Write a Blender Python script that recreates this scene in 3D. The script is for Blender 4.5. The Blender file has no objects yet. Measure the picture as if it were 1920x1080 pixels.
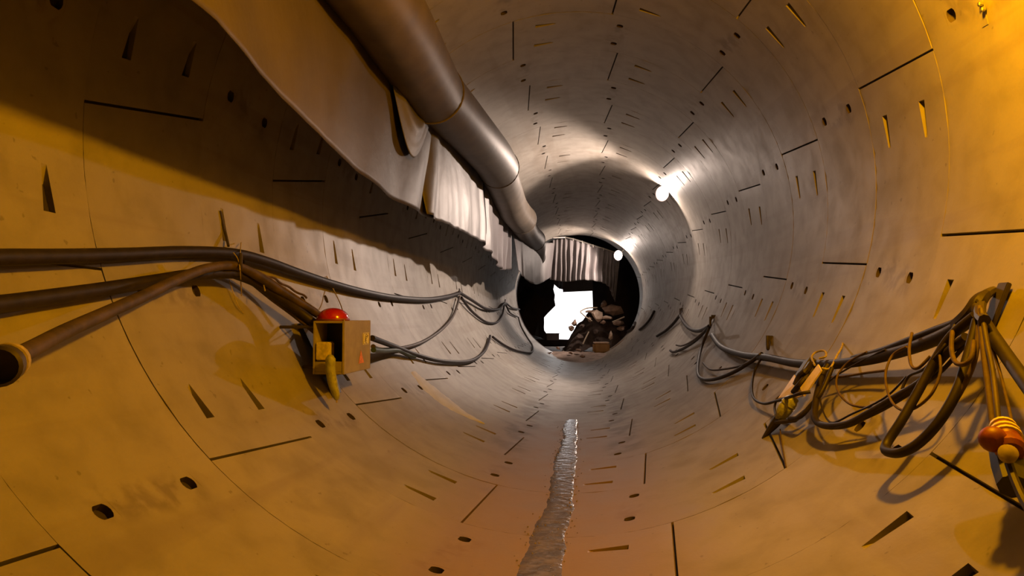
import bpy, bmesh, math, random
from mathutils import Vector, Matrix, noise
random.seed(7)
SC = bpy.context.scene
COL = SC.collection
PI = math.pi
R = 3.0                      # inner radius of the lining, metres; tunnel runs along +Y, invert at Z = 0
Z0, WR = 0.098, 1.3857       # first ring joint and ring width


def bend(y):                 # the tunnel drifts gently left and down
    t = (max(y, 0.0) / 36.0) ** 3
    return -0.5 * t, -0.35 * t


def C(a, y, gap=0.0):        # point at angle a (degrees, clockwise from crown), chainage y, gap off the lining
    bx, bz = bend(y)
    r = R - gap
    return Vector((r * math.sin(math.radians(a)) + bx, y, 3.0 + r * math.cos(math.radians(a)) + bz))


# ---------------------------------------------------------------- camera, world, light, exposure
cam_d = bpy.data.cameras.new('camera')
cam = bpy.data.objects.new('camera', cam_d)
COL.objects.link(cam)
cam.location = (0.3288, 0.0, 1.7463)
cam.rotation_euler = (PI / 2 + 0.038, 0, 0.1149)
cam_d.sensor_width = 36.0
cam_d.lens = 1327.7 / 1920 * 36
cam_d.clip_start = 0.02
SC.camera = cam
SC.view_settings.view_transform = 'Standard'
SC.view_settings.look = 'None'
SC.view_settings.gamma = 1.0
SC.view_settings.use_curve_mapping = False
SC.view_settings.exposure = 0.0
w = bpy.data.worlds.new('daylight')
SC.world = w
w.use_nodes = True
w.node_tree.nodes['Background'].inputs[0].default_value = (1.0, 0.98, 0.98, 1)
w.node_tree.nodes['Background'].inputs[1].default_value = 2.6

YELLOW = (1.0, 0.40, 0.002)
WHITE = (1.0, 0.775, 0.64)


def lamp_light(name, kind, loc, energy, color, size=0.2, direction=None, parent=None, spot=None):
    d = bpy.data.lights.new(name, kind)
    d.energy = energy
    d.color = color
    if kind == 'AREA':
        d.shape = 'DISK'
        d.size = size
    elif kind in ('POINT', 'SPOT'):
        d.shadow_soft_size = size
    if spot:
        d.spot_size = spot
        d.spot_blend = 0.35
    o = bpy.data.objects.new(name, d)
    COL.objects.link(o)
    o.location = loc
    if direction:
        o.rotation_euler = Vector(direction).to_track_quat('-Z', 'Y').to_euler()
    if parent:
        o.parent = parent
    return o


P_SODIUM, P_W1, P_W2 = 830.0, 1700.0, 1100.0

# ---------------------------------------------------------------- materials


def mat(name, base, rough=0.7, metal=0.0, noise_amt=0.0, scale=8.0, bump=0.0, bscale=40.0, emis=None, estr=0.0, spec=0.5, base2=None, coat=0.0, trans=0.0):
    m = bpy.data.materials.new(name)
    m.use_nodes = True
    nt = m.node_tree
    b = nt.nodes['Principled BSDF']
    b.inputs['Base Color'].default_value = (*base, 1)
    b.inputs['Roughness'].default_value = rough
    b.inputs['Metallic'].default_value = metal
    b.inputs['Specular IOR Level'].default_value = spec
    b.inputs['Coat Weight'].default_value = coat
    tc = nt.nodes.new('ShaderNodeTexCoord')
    if noise_amt or base2:
        n = nt.nodes.new('ShaderNodeTexNoise')
        n.inputs['Scale'].default_value = scale
        n.inputs['Detail'].default_value = 6
        nt.links.new(tc.outputs['Object'], n.inputs['Vector'])
        r = nt.nodes.new('ShaderNodeValToRGB')
        b2 = base2 or tuple(c * (1 - noise_amt) for c in base)
        r.color_ramp.elements[0].position = 0.35
        r.color_ramp.elements[1].position = 0.65
        r.color_ramp.elements[0].color = (*b2, 1)
        r.color_ramp.elements[1].color = (*base, 1)
        nt.links.new(n.outputs['Fac'], r.inputs['Fac'])
        nt.links.new(r.outputs['Color'], b.inputs['Base Color'])
    if bump:
        n2 = nt.nodes.new('ShaderNodeTexNoise')
        n2.inputs['Scale'].default_value = bscale
        n2.inputs['Detail'].default_value = 5
        nt.links.new(tc.outputs['Object'], n2.inputs['Vector'])
        bp = nt.nodes.new('ShaderNodeBump')
        bp.inputs['Strength'].default_value = bump
        bp.inputs['Distance'].default_value = 0.02
        nt.links.new(n2.outputs['Fac'], bp.inputs['Height'])
        nt.links.new(bp.outputs['Normal'], b.inputs['Normal'])
    if emis:
        b.inputs['Emission Color'].default_value = (*emis, 1)
        b.inputs['Emission Strength'].default_value = estr
    return m


def concrete_material():
    m = bpy.data.materials.new('lining_concrete')
    m.use_nodes = True
    nt = m.node_tree
    N, L = nt.nodes, nt.links
    b = N['Principled BSDF']

    def nd(t, **kw):
        n = N.new(t)
        for k, v in kw.items():
            setattr(n, k, v)
        return n

    def math_(op, a, bb=None, clamp=False):
        n = nd('ShaderNodeMath', operation=op, use_clamp=clamp)
        for i, v in enumerate((a, bb)):
            if v is None:
                continue
            if isinstance(v, (int, float)):
                n.inputs[i].default_value = v
            else:
                L.new(v, n.inputs[i])
        return n.outputs[0]

    def ss(v, a, bb):
        n = nd('ShaderNodeMapRange', interpolation_type='SMOOTHSTEP')
        L.new(v, n.inputs['Value'])
        n.inputs['From Min'].default_value = a
        n.inputs['From Max'].default_value = bb
        return n.outputs['Result']

    def noise_(vec, scale, detail=5, dist=0.0):
        n = nd('ShaderNodeTexNoise')
        n.inputs['Scale'].default_value = scale
        n.inputs['Detail'].default_value = detail
        n.inputs['Distortion'].default_value = dist
        L.new(vec, n.inputs['Vector'])
        return n.outputs['Fac']

    def mix(f, a, bb):
        n = nd('ShaderNodeMix', data_type='RGBA')
        if isinstance(f, (int, float)):
            n.inputs[0].default_value = f
        else:
            L.new(f, n.inputs[0])
        for i, v in ((6, a), (7, bb)):
            if isinstance(v, tuple):
                n.inputs[i].default_value = (*v, 1)
            else:
                L.new(v, n.inputs[i])
        return n.outputs[2]

    geo = nd('ShaderNodeNewGeometry')
    pos = geo.outputs['Position']
    sep = nd('ShaderNodeSeparateXYZ')
    L.new(pos, sep.inputs[0])
    oi = nd('ShaderNodeObjectInfo')
    n_big = noise_(pos, 0.55, 4, 0.6)
    n_mid = noise_(pos, 3.0, 6, 0.3)
    n_fine = noise_(pos, 45.0, 6)
    col = mix(n_big, (0.25, 0.228, 0.20), (0.335, 0.308, 0.272))
    col = mix(ss(n_mid, 0.35, 0.8), col, (0.22, 0.20, 0.17))
    rnd = math_('MULTIPLY', oi.outputs['Random'], 0.22)
    col = mix(rnd, col, (0.17, 0.16, 0.15))
    # long water-mark bands that run along the tunnel on the walls
    mp = nd('ShaderNodeMapping')
    L.new(pos, mp.inputs['Vector'])
    mp.inputs['Scale'].default_value = (1.3, 0.12, 2.6)
    n_band = noise_(mp.outputs['Vector'], 1.6, 4, 0.4)
    col = mix(math_('MULTIPLY', ss(n_band, 0.52, 0.66), 0.35), col, (0.19, 0.155, 0.12))
    # smudge between the two sockets of a segment
    uv = nd('ShaderNodeUVMap', uv_map='UVMap')
    su = nd('ShaderNodeSeparateXYZ')
    L.new(uv.outputs['UV'], su.inputs[0])
    du = math_('ABSOLUTE', math_('SUBTRACT', math_('ADD', su.outputs[0], math_('MULTIPLY', su.outputs[1], 0.05)), 0.525))
    dv = math_('ABSOLUTE', math_('SUBTRACT', su.outputs[1], 0.5))
    m1 = math_('MULTIPLY', ss(du, 0.055, 0.02), ss(dv, 0.34, 0.2))
    m1 = math_('MULTIPLY', m1, ss(noise_(pos, 6.0, 5, 0.4), 0.42, 0.62))
    col = mix(math_('MULTIPLY', m1, 0.6), col, (0.14, 0.115, 0.09))
    # wet, rusty mud along the invert
    low = ss(math_('ADD', sep.outputs[2], math_('MULTIPLY', n_mid, 0.24)), 0.40, 0.14)
    near = ss(math_('ADD', sep.outputs[1], math_('MULTIPLY', n_big, 3.0)), 14.5, 11.0)
    lowm = math_('MULTIPLY', math_('MULTIPLY', low, near), 0.6)
    col = mix(lowm, col, mix(n_mid, (0.12, 0.065, 0.03), (0.34, 0.20, 0.10)))
    # sleeper marks: dark cross bars on two tracks beside the stream
    ax = math_('ABSOLUTE', math_('ADD', sep.outputs[0], 0.02))
    trk = math_('MULTIPLY', ss(math_('ABSOLUTE', math_('SUBTRACT', ax, 0.72)), 0.30, 0.10), ss(n_mid, 0.40, 0.60))
    trk = math_('MULTIPLY', trk, math_('MULTIPLY', ss(sep.outputs[1], 8.0, 9.5), ss(sep.outputs[1], 15.5, 13.0)))
    trk = math_('MULTIPLY', trk, ss(sep.outputs[2], 0.9, 0.4))
    col = mix(math_('MULTIPLY', trk, 0.75), col, (0.10, 0.075, 0.045))
    sp = ss(noise_(pos, 14.0, 2), 0.70, 0.76)
    col = mix(math_('MULTIPLY', sp, 0.5), col, (0.12, 0.10, 0.08))
    L.new(col, b.inputs['Base Color'])
    rg = nd('ShaderNodeMapRange')
    L.new(n_mid, rg.inputs['Value'])
    rg.inputs['To Min'].default_value = 0.42
    rg.inputs['To Max'].default_value = 0.62
    L.new(math_('SUBTRACT', rg.outputs['Result'], math_('MULTIPLY', low, 0.12)), b.inputs['Roughness'])
    b.inputs['Specular IOR Level'].default_value = 0.35
    bp = nd('ShaderNodeBump')
    bp.inputs['Strength'].default_value = 0.25
    bp.inputs['Distance'].default_value = 0.006
    L.new(math_('ADD', math_('MULTIPLY', n_fine, 0.4), n_mid), bp.inputs['Height'])
    L.new(bp.outputs['Normal'], b.inputs['Normal'])
    return m


M = {}
M['concrete'] = concrete_material()
M['socket'] = mat('socket_dark_plug', (0.05, 0.035, 0.03), 0.8)
M['gasket'] = mat('joint_gasket_rubber', (0.03, 0.022, 0.018), 0.9)
M['duct'] = mat('duct_sheet', (0.11, 0.09, 0.07), 0.52, noise_amt=0.3, scale=3, bump=0.15, bscale=5, spec=0.4)
M['steel'] = mat('bare_steel', (0.45, 0.43, 0.40), 0.35, 0.9)
M['dark_steel'] = mat('dark_painted_steel', (0.06, 0.05, 0.05), 0.5, 0.3)
M['rubber'] = mat('cable_rubber', (0.024, 0.017, 0.017), 0.55, noise_amt=0.4, scale=12, spec=0.35)
M['rubber_dusty'] = mat('dusty_cable_rubber', (0.075, 0.05, 0.038), 0.65, noise_amt=0.55, scale=9)
M['green_cable'] = mat('green_cable', (0.03, 0.06, 0.05), 0.5)
M['rope'] = mat('pale_wire', (0.42, 0.35, 0.26), 0.7, noise_amt=0.3, scale=30)
M['brown_rope'] = mat('brown_wire', (0.10, 0.062, 0.038), 0.75, noise_amt=0.4, scale=20)
M['box_paint'] = mat('cabinet_paint', (0.36, 0.32, 0.26), 0.45, noise_amt=0.2, scale=10)
M['box_inside'] = mat('cabinet_inside', (0.025, 0.025, 0.05), 0.5)
M['red_plastic'] = mat('red_lamp_plastic', (0.42, 0.015, 0.02), 0.15, spec=0.8, coat=0.6)
M['red_dull'] = mat('red_plug_plastic', (0.26, 0.055, 0.03), 0.5, noise_amt=0.3, scale=30)
M['paper'] = mat('yellowed_paper', (0.70, 0.62, 0.30), 0.7, noise_amt=0.35, scale=25, bump=0.4, bscale=30)
M['sticker'] = mat('sticker_white', (0.80, 0.78, 0.66), 0.5)
M['sticker_mark'] = mat('sticker_print', (0.20, 0.18, 0.14), 0.6)
M['sticker_orange'] = mat('sticker_orange', (0.85, 0.30, 0.08), 0.5, noise_amt=0.4, scale=40)
M['pale_plate'] = mat('pale_plate', (0.88, 0.74, 0.60), 0.4, noise_amt=0.15, scale=20)
M['film_bag'] = mat('crumpled_film', (0.36, 0.38, 0.33), 0.35, noise_amt=0.3, scale=20, bump=0.5, bscale=25)
M['lens1'] = mat('lamp_lens', (1, 1, 1), 0.3, emis=(1, 0.96, 0.94), estr=25)
M['sodium_lens'] = mat('sodium_lens', (1, 0.8, 0.4), 0.3, emis=YELLOW, estr=15)
M['water'] = mat('muddy_water', (0.15, 0.12, 0.11), 0.16, noise_amt=0.5, scale=7, bump=0.35, bscale=12, spec=0.8)
M['grit'] = mat('wet_grit', (0.30, 0.26, 0.24), 0.25, noise_amt=0.3, scale=30)
M['ridge'] = mat('pale_ridge', (0.60, 0.60, 0.62), 0.7, noise_amt=0.2, scale=4, bump=0.05, bscale=10)
M['muck'] = mat('dark_muck', (0.085, 0.06, 0.05), 0.9, noise_amt=0.5, scale=3, bump=1.0, bscale=8)
M['mud'] = mat('pale_mud', (0.36, 0.27, 0.22), 0.8, base2=(0.20, 0.145, 0.12), scale=2.2, bump=1.0, bscale=7)
M['rock'] = mat('broken_rock', (0.36, 0.25, 0.19), 0.85, noise_amt=0.35, scale=4, bump=0.8, bscale=12)
M['cardboard'] = mat('cardboard', (0.40, 0.24, 0.09), 0.8, noise_amt=0.2, scale=5)
M['pale_board'] = mat('pale_board', (0.66, 0.52, 0.42), 0.7, noise_amt=0.2, scale=5)
M['shaft'] = mat('shaft_shotcrete', (0.07, 0.052, 0.05), 0.95, noise_amt=0.4, scale=1.2, bump=0.8, bscale=3)
M['grey_panel'] = mat('grey_panel', (0.34, 0.31, 0.32), 0.7, noise_amt=0.2, scale=2)


def film_material(name, base):
    m = mat(name, base, 0.50, noise_amt=0.22, scale=1.4, bump=0.45, bscale=3.5, spec=0.35)
    nt = m.node_tree
    b = nt.nodes['Principled BSDF']
    out = nt.nodes['Material Output']
    tr = nt.nodes.new('ShaderNodeBsdfTranslucent')
    tr.inputs['Color'].default_value = (0.45, 0.40, 0.38, 1)
    mx = nt.nodes.new('ShaderNodeMixShader')
    mx.inputs[0].default_value = 0.03
    nt.links.new(b.outputs[0], mx.inputs[1])
    nt.links.new(tr.outputs[0], mx.inputs[2])
    nt.links.new(mx.outputs[0], out.inputs['Surface'])
    return m


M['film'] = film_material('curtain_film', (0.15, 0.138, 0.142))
M['shaded_film'] = film_material('shaded_curtain_film', (0.085, 0.07, 0.055))  # same film, with the near sheet's dimness put into a darker colour
M['shaded_film'].node_tree.nodes['Principled BSDF'].inputs['Roughness'].default_value = 0.48

# ---------------------------------------------------------------- helpers


def tag(o, label=None, cat=None, group=None, kind=None):
    if label:
        o['label'] = label
    if cat:
        o['category'] = cat
    if group:
        o['group'] = group
    if kind:
        o['kind'] = kind
    return o


def empty(name, loc=(0, 0, 0), rot=(0, 0, 0)):
    o = bpy.data.objects.new(name, None)
    o.empty_display_size = 0.2
    COL.objects.link(o)
    o.location = loc
    o.rotation_euler = rot
    return o


def link(name, me, m, parent=None, smooth=True, angle=35):
    if m is not None:
        me.materials.append(m)
    if smooth:
        for p in me.polygons:
            p.use_smooth = True
        me.set_sharp_from_angle(angle=math.radians(angle))
    o = bpy.data.objects.new(name, me)
    COL.objects.link(o)
    if parent is not None:
        o.parent = parent
        # geometry is authored in the parent's own frame
    return o


class MB:
    """collects vertices and faces in world or local space"""

    def __init__(s):
        s.v, s.f = [], []

    def add(s, vs, fs):
        n = len(s.v)
        s.v += [tuple(v) for v in vs]
        s.f += [tuple(i + n for i in f) for f in fs]

    def box(s, c, d, rot=None, bev=0.0):
        bm = bmesh.new()
        bmesh.ops.create_cube(bm, size=1.0)
        for v in bm.verts:
            v.co = Vector((v.co.x * d[0], v.co.y * d[1], v.co.z * d[2]))
        if bev:
            bmesh.ops.bevel(bm, geom=bm.edges[:], offset=bev, segments=2, affect='EDGES')
        mtx = rot if rot is not None else Matrix.Identity(3)
        bm.verts.ensure_lookup_table()
        vs = [mtx @ v.co + Vector(c) for v in bm.verts]
        s.add(vs, [[v.index for v in f.verts] for f in bm.faces])
        bm.free()
        return s

    def tube(s, pts, rad, n=8, cap=True):
        pts = [Vector(p) for p in pts]
        k = len(pts)
        rad = rad if isinstance(rad, (list, tuple)) else [rad] * k
        ref = Vector((0.13, 0.21, 0.97))
        vs, fs = [], []
        T0 = (pts[1] - pts[0]).normalized()
        U = T0.cross(ref)
        if U.length < 1e-3:
            U = T0.cross(Vector((1, 0, 0)))
        U.normalize()
        for i, p in enumerate(pts):
            T = (pts[min(i + 1, k - 1)] - pts[max(i - 1, 0)])
            if T.length < 1e-7:
                T = T0
            T.normalize()
            U = (U - T * U.dot(T))
            U.normalize()
            Vv = T.cross(U)
            for j in range(n):
                a = 2 * PI * j / n
                vs.append(p + (U * math.cos(a) + Vv * math.sin(a)) * rad[i])
        for i in range(k - 1):
            for j in range(n):
                a, b_ = i * n + j, i * n + (j + 1) % n
                fs.append((a, b_, b_ + n, a + n))
        if cap:
            fs.append(tuple(reversed(range(n))))
            fs.append(tuple(range((k - 1) * n, k * n)))
        s.add(vs, fs)
        return s

    def lathe(s, prof, n=16, mtx=None, cap=True):   # prof: (radius, z) list
        vs, fs = [], []
        for r, z in prof:
            for j in range(n):
                a = 2 * PI * j / n
                vs.append(Vector((r * math.cos(a), r * math.sin(a), z)))
        for i in range(len(prof) - 1):
            for j in range(n):
                a, b_ = i * n + j, i * n + (j + 1) % n
                fs.append((a, b_, b_ + n, a + n))
        if cap:
            fs.append(tuple(reversed(range(n))))
            fs.append(tuple(range((len(prof) - 1) * n, len(prof) * n)))
        if mtx is not None:
            vs = [mtx @ v for v in vs]
        s.add(vs, fs)
        return s

    def build(s, name, m, parent=None, smooth=True, angle=35, origin=None):
        me = bpy.data.meshes.new(name)
        o0 = Vector(origin) if origin is not None else Vector((0, 0, 0))
        me.from_pydata([tuple(Vector(v) - o0) for v in s.v], [], s.f)
        me.update()
        o = link(name, me, m, parent, smooth, angle)
        if origin is not None:
            o.location = o0
        return o


def spline(pts, sub=6):
    pts = [Vector(p) for p in pts]
    out = []
    n = len(pts)
    for i in range(n - 1):
        p0, p1, p2, p3 = pts[max(i - 1, 0)], pts[i], pts[i + 1], pts[min(i + 2, n - 1)]
        for k in range(sub):
            t = k / sub
            out.append(0.5 * ((2 * p1) + (p2 - p0) * t + (2 * p0 - 5 * p1 + 4 * p2 - p3) * t * t + (3 * p1 - p0 - 3 * p2 + p3) * t ** 3))
    out.append(pts[-1])
    return out


def frame(z_dir, x_hint=(0, 0, 1)):
    z = Vector(z_dir).normalized()
    x = Vector(x_hint)
    x = (x - z * x.dot(z)).normalized()
    y = z.cross(x)
    return Matrix((x, y, z)).transposed()


def at_matrix(loc, rot3):
    return Matrix.Translation(Vector(loc)) @ rot3.to_4x4()


# ---------------------------------------------------------------- precast lining: every segment is its own piece
JW = 0.0105                  # half width of the longitudinal joints
DEPTH = 0.05


def segment_mesh(name, a0, a1, key=False, extra=None, seed=0, RW=0.003):
    """a0, a1: (near angle, far angle) of the two longitudinal joints. Local frame: ring axis, y from 0 to WR."""
    rnd = random.Random(seed)
    g = math.degrees(JW / R)

    def ang(s_, v):
        lo = a0[0] + (a0[1] - a0[0]) * v + g
        hi = a1[0] + (a1[1] - a1[0]) * v - g
        return lo + (hi - lo) * s_

    def P(s_, v, d=0.0):
        a = math.radians(ang(s_, v))
        y = RW + v * (WR - 2 * RW)
        r = R + d
        return (r * math.sin(a), y, r * math.cos(a))
    span = (a1[0] + a1[1] - a0[0] - a0[1]) / 2
    pk0, pk1 = (6.2 / span, 12.0 / span)
    ov = [0.5] if extra is None else [0.5 if extra is True else extra]
    # s break points
    socket = 0.055
    ds = math.degrees(socket * 1.35 / R) / span
    dvv = socket * 1.35 / WR
    sb = {0.0, 1.0, pk0, pk1}
    for o_ in ov:
        sb |= {o_ - ds, o_ + ds}
    sb = sorted(sb)
    ss_ = []
    for i in range(len(sb) - 1):
        k = max(1, int(round((sb[i + 1] - sb[i]) * span / 3.2)))
        if any(abs(sb[i] - (o_ - ds)) < 1e-6 for o_ in ov) or abs(sb[i] - pk0) < 1e-6:
            k = 1
        for j in range(k):
            ss_.append(sb[i] + (sb[i + 1] - sb[i]) * j / k)
    ss_.append(1.0)
    hw = 0.048 / WR
    vs_ = sorted({0.0, 1.0, 0.25 - hw, 0.25 + hw, 0.75 - hw, 0.75 + hw, 0.25 - dvv, 0.25 + dvv, 0.75 - dvv, 0.75 + dvv, 0.5})
    idx, verts, faces, uvs = {}, [], [], []

    def V(s_, v, d=0.0):
        key_ = (round(s_, 5), round(v, 5), round(d, 4))
        if key_ not in idx:
            idx[key_] = len(verts)
            verts.append(P(s_, v, d))
            uvs.append((s_, v))
        return idx[key_]
    mats = []
    for i in range(len(ss_) - 1):
        s0, s1 = ss_[i], ss_[i + 1]
        is_ov = [o_ for o_ in ov if abs(s0 - (o_ - ds)) < 1e-6]
        is_pk = abs(s0 - pk0) < 1e-6
        for j in range(len(vs_) - 1):
            v0, v1 = vs_[j], vs_[j + 1]
            vm = (v0 + v1) / 2
            if is_pk and (abs(vm - 0.25) < hw * 0.9 or abs(vm - 0.75) < hw * 0.9):
                D = 0.115
                a_, b_, c_, d_ = V(s0, v0), V(s1, v0), V(s1, v1), V(s0, v1)
                t0, t1 = V(s1, vm - hw * .45), V(s1, vm + hw * .45)
                e_, f_ = V(s0 + (s1 - s0) * 0.06, v0, D), V(s0 + (s1 - s0) * 0.06, v1, D)
                faces += [(a_, d_, f_, e_), (e_, f_, t1, t0), (a_, e_, t0), (a_, t0, b_), (d_, t1, f_), (d_, c_, t1)]
                mats += [0] * 6
                continue
            if is_ov and (abs(vm - 0.25) < dvv or abs(vm - 0.75) < dvv):
                continue
            faces.append((V(s0, v0), V(s1, v0), V(s1, v1), V(s0, v1)))
            mats.append(0)
        for o_ in is_ov:
            for vc in (0.25, 0.75):
                # square border walk, then circle
                vin = [v for v in vs_ if vc - dvv - 1e-9 <= v <= vc + dvv + 1e-9]
                border = [(s0, v) for v in vin] + [(s1, v) for v in reversed(vin)]
                # add mid points on the s edges by angle matching of a 14-gon
                nb = len(border)
                cen = []
                ring, deep = [], []
                for (s_, v) in border:
                    x = (s_ - o_) / ds
                    y = (v - vc) / dvv
                    l = math.hypot(x, y)
                    cen.append((x / l, y / l))
                # densify: insert points along the two long edges
                full = []
                for k in range(nb):
                    full.append(border[k])
                    n2 = border[(k + 1) % nb]
                    if abs(n2[0] - border[k][0]) > 1e-6:
                        for t in (0.25, 0.5, 0.75):
                            full.append((border[k][0] + (n2[0] - border[k][0]) * t, border[k][1]))
                m_ = len(full)
                o_id, c_id, d_id = [], [], []
                for (s_, v) in full:
                    x, y = (s_ - o_) / ds, (v - vc) / dvv
                    l = math.hypot(x, y)
                    o_id.append(V(s_, v))
                    cs, cv = o_ + x / l * ds / 1.35, vc + y / l * dvv / 1.35
                    c_id.append(V(cs, cv))
                    d_id.append(V(o_ + x / l * ds / 1.6, vc + y / l * dvv / 1.6, 0.09))
                for k in range(m_):
                    k2 = (k + 1) % m_
                    faces.append((o_id[k], c_id[k], c_id[k2], o_id[k2]))
                    mats.append(0)
                    faces.append((c_id[k], d_id[k], d_id[k2], c_id[k2]))
                    mats.append(1)
                faces.append(tuple(d_id))
                mats.append(1)
    # sides with a small chamfer
    n_face_main = len(faces)
    loop = [(s_, 0.0) for s_ in ss_] + [(1.0, v) for v in vs_[1:]] + [(s_, 1.0) for s_ in reversed(ss_[:-1])] + [(0.0, v) for v in reversed(vs_[1:-1])]
    top = [V(s_, v) for s_, v in loop]
    bot = [V(s_, v, DEPTH) for s_, v in loop]
    for k in range(len(loop)):
        k2 = (k + 1) % len(loop)
        faces.append((top[k], bot[k], bot[k2], top[k2]))
        mats.append(0)
    me = bpy.data.meshes.new(name)
    me.from_pydata(verts, [], faces)
    me.materials.append(M['concrete'])
    me.materials.append(M['socket'])
    uvl = me.uv_layers.new(name='UVMap')
    for li, lp in enumerate(me.loops):
        uvl.data[li].uv = uvs[lp.vertex_index]
    for p, mi in zip(me.polygons, mats):
        p.material_index = mi
        p.use_smooth = True
    bm = bmesh.new()
    bm.from_mesh(me)
    bmesh.ops.recalc_face_normals(bm, faces=bm.faces)
    # make the big faces look inwards
    s_in = sum(f.calc_area() * (f.normal.x * f.calc_center_median().x + f.normal.z * f.calc_center_median().z) for f in bm.faces)
    if s_in > 0:
        bmesh.ops.reverse_faces(bm, faces=bm.faces)
    bm.to_mesh(me)
    bm.free()
    me.set_sharp_from_angle(angle=math.radians(30))
    return me


ODD = [(44.5, 42.2), (104.9, 102.6), (164.3, 162.0), (223.8, 221.3), (272.9, 277.8), (345.0, 342.0)]
EVEN = [(14.2, 11.8), (75.2, 72.4), (143.7, 139.6), (194.0, 192.0), (252.6, 251.0), (316.0, 313.6)]
EVEN2 = [(14.2, 11.8), (75.2, 72.4), (134.6, 132.6), (194.0, 192.0), (252.0, 251.4), (316.0, 313.6)]


def ring_meshes(J, rw):
    out = []
    for i in range(6):
        a0 = J[i]
        a1 = J[(i + 1) % 6]
        if i == 5:
            a1 = (a1[0] + 360, a1[1] + 360)
        out.append((segment_mesh('lining_segment', a0, a1, seed=i, RW=rw), (a0[0] + a1[0]) / 2))
    return out


RM = {1: ring_meshes(ODD, .003), 0: ring_meshes(EVEN, .003), 2: ring_meshes(EVEN2, .003), 11: ring_meshes(ODD, .0009), 10: ring_meshes(EVEN, .0009)}
walls = {}
for nm, lab in (('ceiling', 'curved concrete segments overhead'), ('floor', 'curved concrete invert segments'),
                ('wall_left', 'curved concrete segments on the left'), ('wall_right', 'curved concrete segments on the right')):
    walls[nm] = tag(empty(nm), kind='structure')
for k in range(-3, 25):
    y = Z0 + k * WR
    bx, bz = bend(y)
    key = k % 2 if k != 2 else 2
    if k > 7:
        key = 10 + k % 2
    jit = .45 if k < 8 else .12
    for me, mid in RM[key]:
        m_ = mid % 360
        side = 'ceiling' if (m_ < 38 or m_ > 322) else 'floor' if 150 < m_ < 215 else 'wall_right' if m_ < 180 else 'wall_left'
        o = bpy.data.objects.new('segment', me)
        COL.objects.link(o)
        o.parent = walls[side]
        rr = random.Random(k * 100 + int(mid))
        o.location = (bx + jit * rr.uniform(-.003, .003), y, 3.0 + bz + jit * rr.uniform(-.003, .003))
        o.rotation_euler = ((bend(y + WR)[1] - bz) / WR + jit * rr.uniform(-.0025, .0025), 0, -(bend(y + WR)[0] - bx) / WR + jit * rr.uniform(-.0025, .0025))
# gasket shell behind the joints
sh = MB()
ny = 60
vs, fs = [], []
for i in range(ny + 1):
    y = -4.2 + i * (34.72 + 4.2) / ny
    for j in range(48):
        vs.append(C(j * 7.5, y, -0.045))
for i in range(ny):
    for j in range(48):
        a, b_ = i * 48 + j, i * 48 + (j + 1) % 48
        fs.append((a, b_, b_ + 48, a + 48))
sh.add(vs, fs)
tag(sh.build('wall_backing', M['gasket']), kind='structure')
ends = MB()
ends.box((0, -4.35, 3), (8, 0.2, 8))  # unseen plate added behind the camera to stop sky light entering
tag(ends.build('rear_light_block', M['shaft'], smooth=False), kind='structure')

# ---------------------------------------------------------------- shaft beyond the last ring
SX, SZ = -0.5, -0.35
yE = 34.75


def ring_plate():
    """headwall around the tunnel mouth: thick plate with round opening"""
    mb = MB()
    n = 48
    vs, fs = [], []
    for (yy, ro) in ((yE, 3.35), (yE + 0.5, 3.35), (yE + 0.5, 3.02), (yE, 3.02)):
        for j in range(n):
            a = 2 * PI * j / n
            vs.append((SX * 0.9 + ro * math.sin(a), yy, 3 + SZ * 0.9 + ro * math.cos(a)))
    for q in range(4):
        for j in range(n):
            a, b_ = q * n + j, q * n + (j + 1) % n
            c_, d_ = ((q + 1) % 4) * n + (j + 1) % n, ((q + 1) % 4) * n + j
            fs.append((a, b_, c_, d_))
    mb.add(vs, fs)
    # headwall
    k0 = len(mb.v)
    vs, fs = [], []
    for yy in (yE + 0.1, yE + 0.45):
        for j in range(n):
            a = 2 * PI * j / n
            vs.append((SX * 0.9 + 3.3 * math.sin(a), yy, 3 + SZ * 0.9 + 3.3 * math.cos(a)))
        for j in range(n):
            a = 2 * PI * j / n
            x, z = math.sin(a), math.cos(a)
            m_ = max(abs(x), abs(z))
            vs.append((SX + 9 * x / m_, yy, 4 + 9 * z / m_))
    for j in range(n):
        j2 = (j + 1) % n
        fs.append((j, j2, n + j2, n + j))
        fs.append((2 * n + j, 3 * n + j, 3 * n + j2, 2 * n + j2))
    mb.add(vs, fs)
    return mb


tag(ring_plate().build('wall_portal', M['shaft'], smooth=False), kind='structure')
yB = 48.0
fl = MB()
nx, nyy = 30, 24
vs, fs = [], []
for i in range(nyy + 1):
    for j in range(nx + 1):
        x = -9 + 18 * j / nx
        y = 35.2 + (60 - 35.2) * i / nyy
        z = SZ - 0.03 + 0.12 * noise.noise(Vector((x * .8, y * .8, 0)))
        vs.append((x, y, z))
for i in range(nyy):
    for j in range(nx):
        a = i * (nx + 1) + j
        fs.append((a, a + 1, a + nx + 2, a + nx + 1))
fl.add(vs, fs)
tag(fl.build('floor', M['mud']), kind='structure')
b = MB().box((-9, 42, 4), (0.4, 15, 11))
tag(b.build('wall_far_left', M['shaft'], smooth=False), kind='structure')
b = MB().box((8.5, 42, 4), (0.4, 15, 11))
tag(b.build('wall_far_right', M['shaft'], smooth=False), kind='structure')
b = MB().box((0, 42, 8.8), (18.5, 15, 0.4))
tag(b.build('ceiling', M['shaft'], smooth=False), kind='structure')

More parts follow.
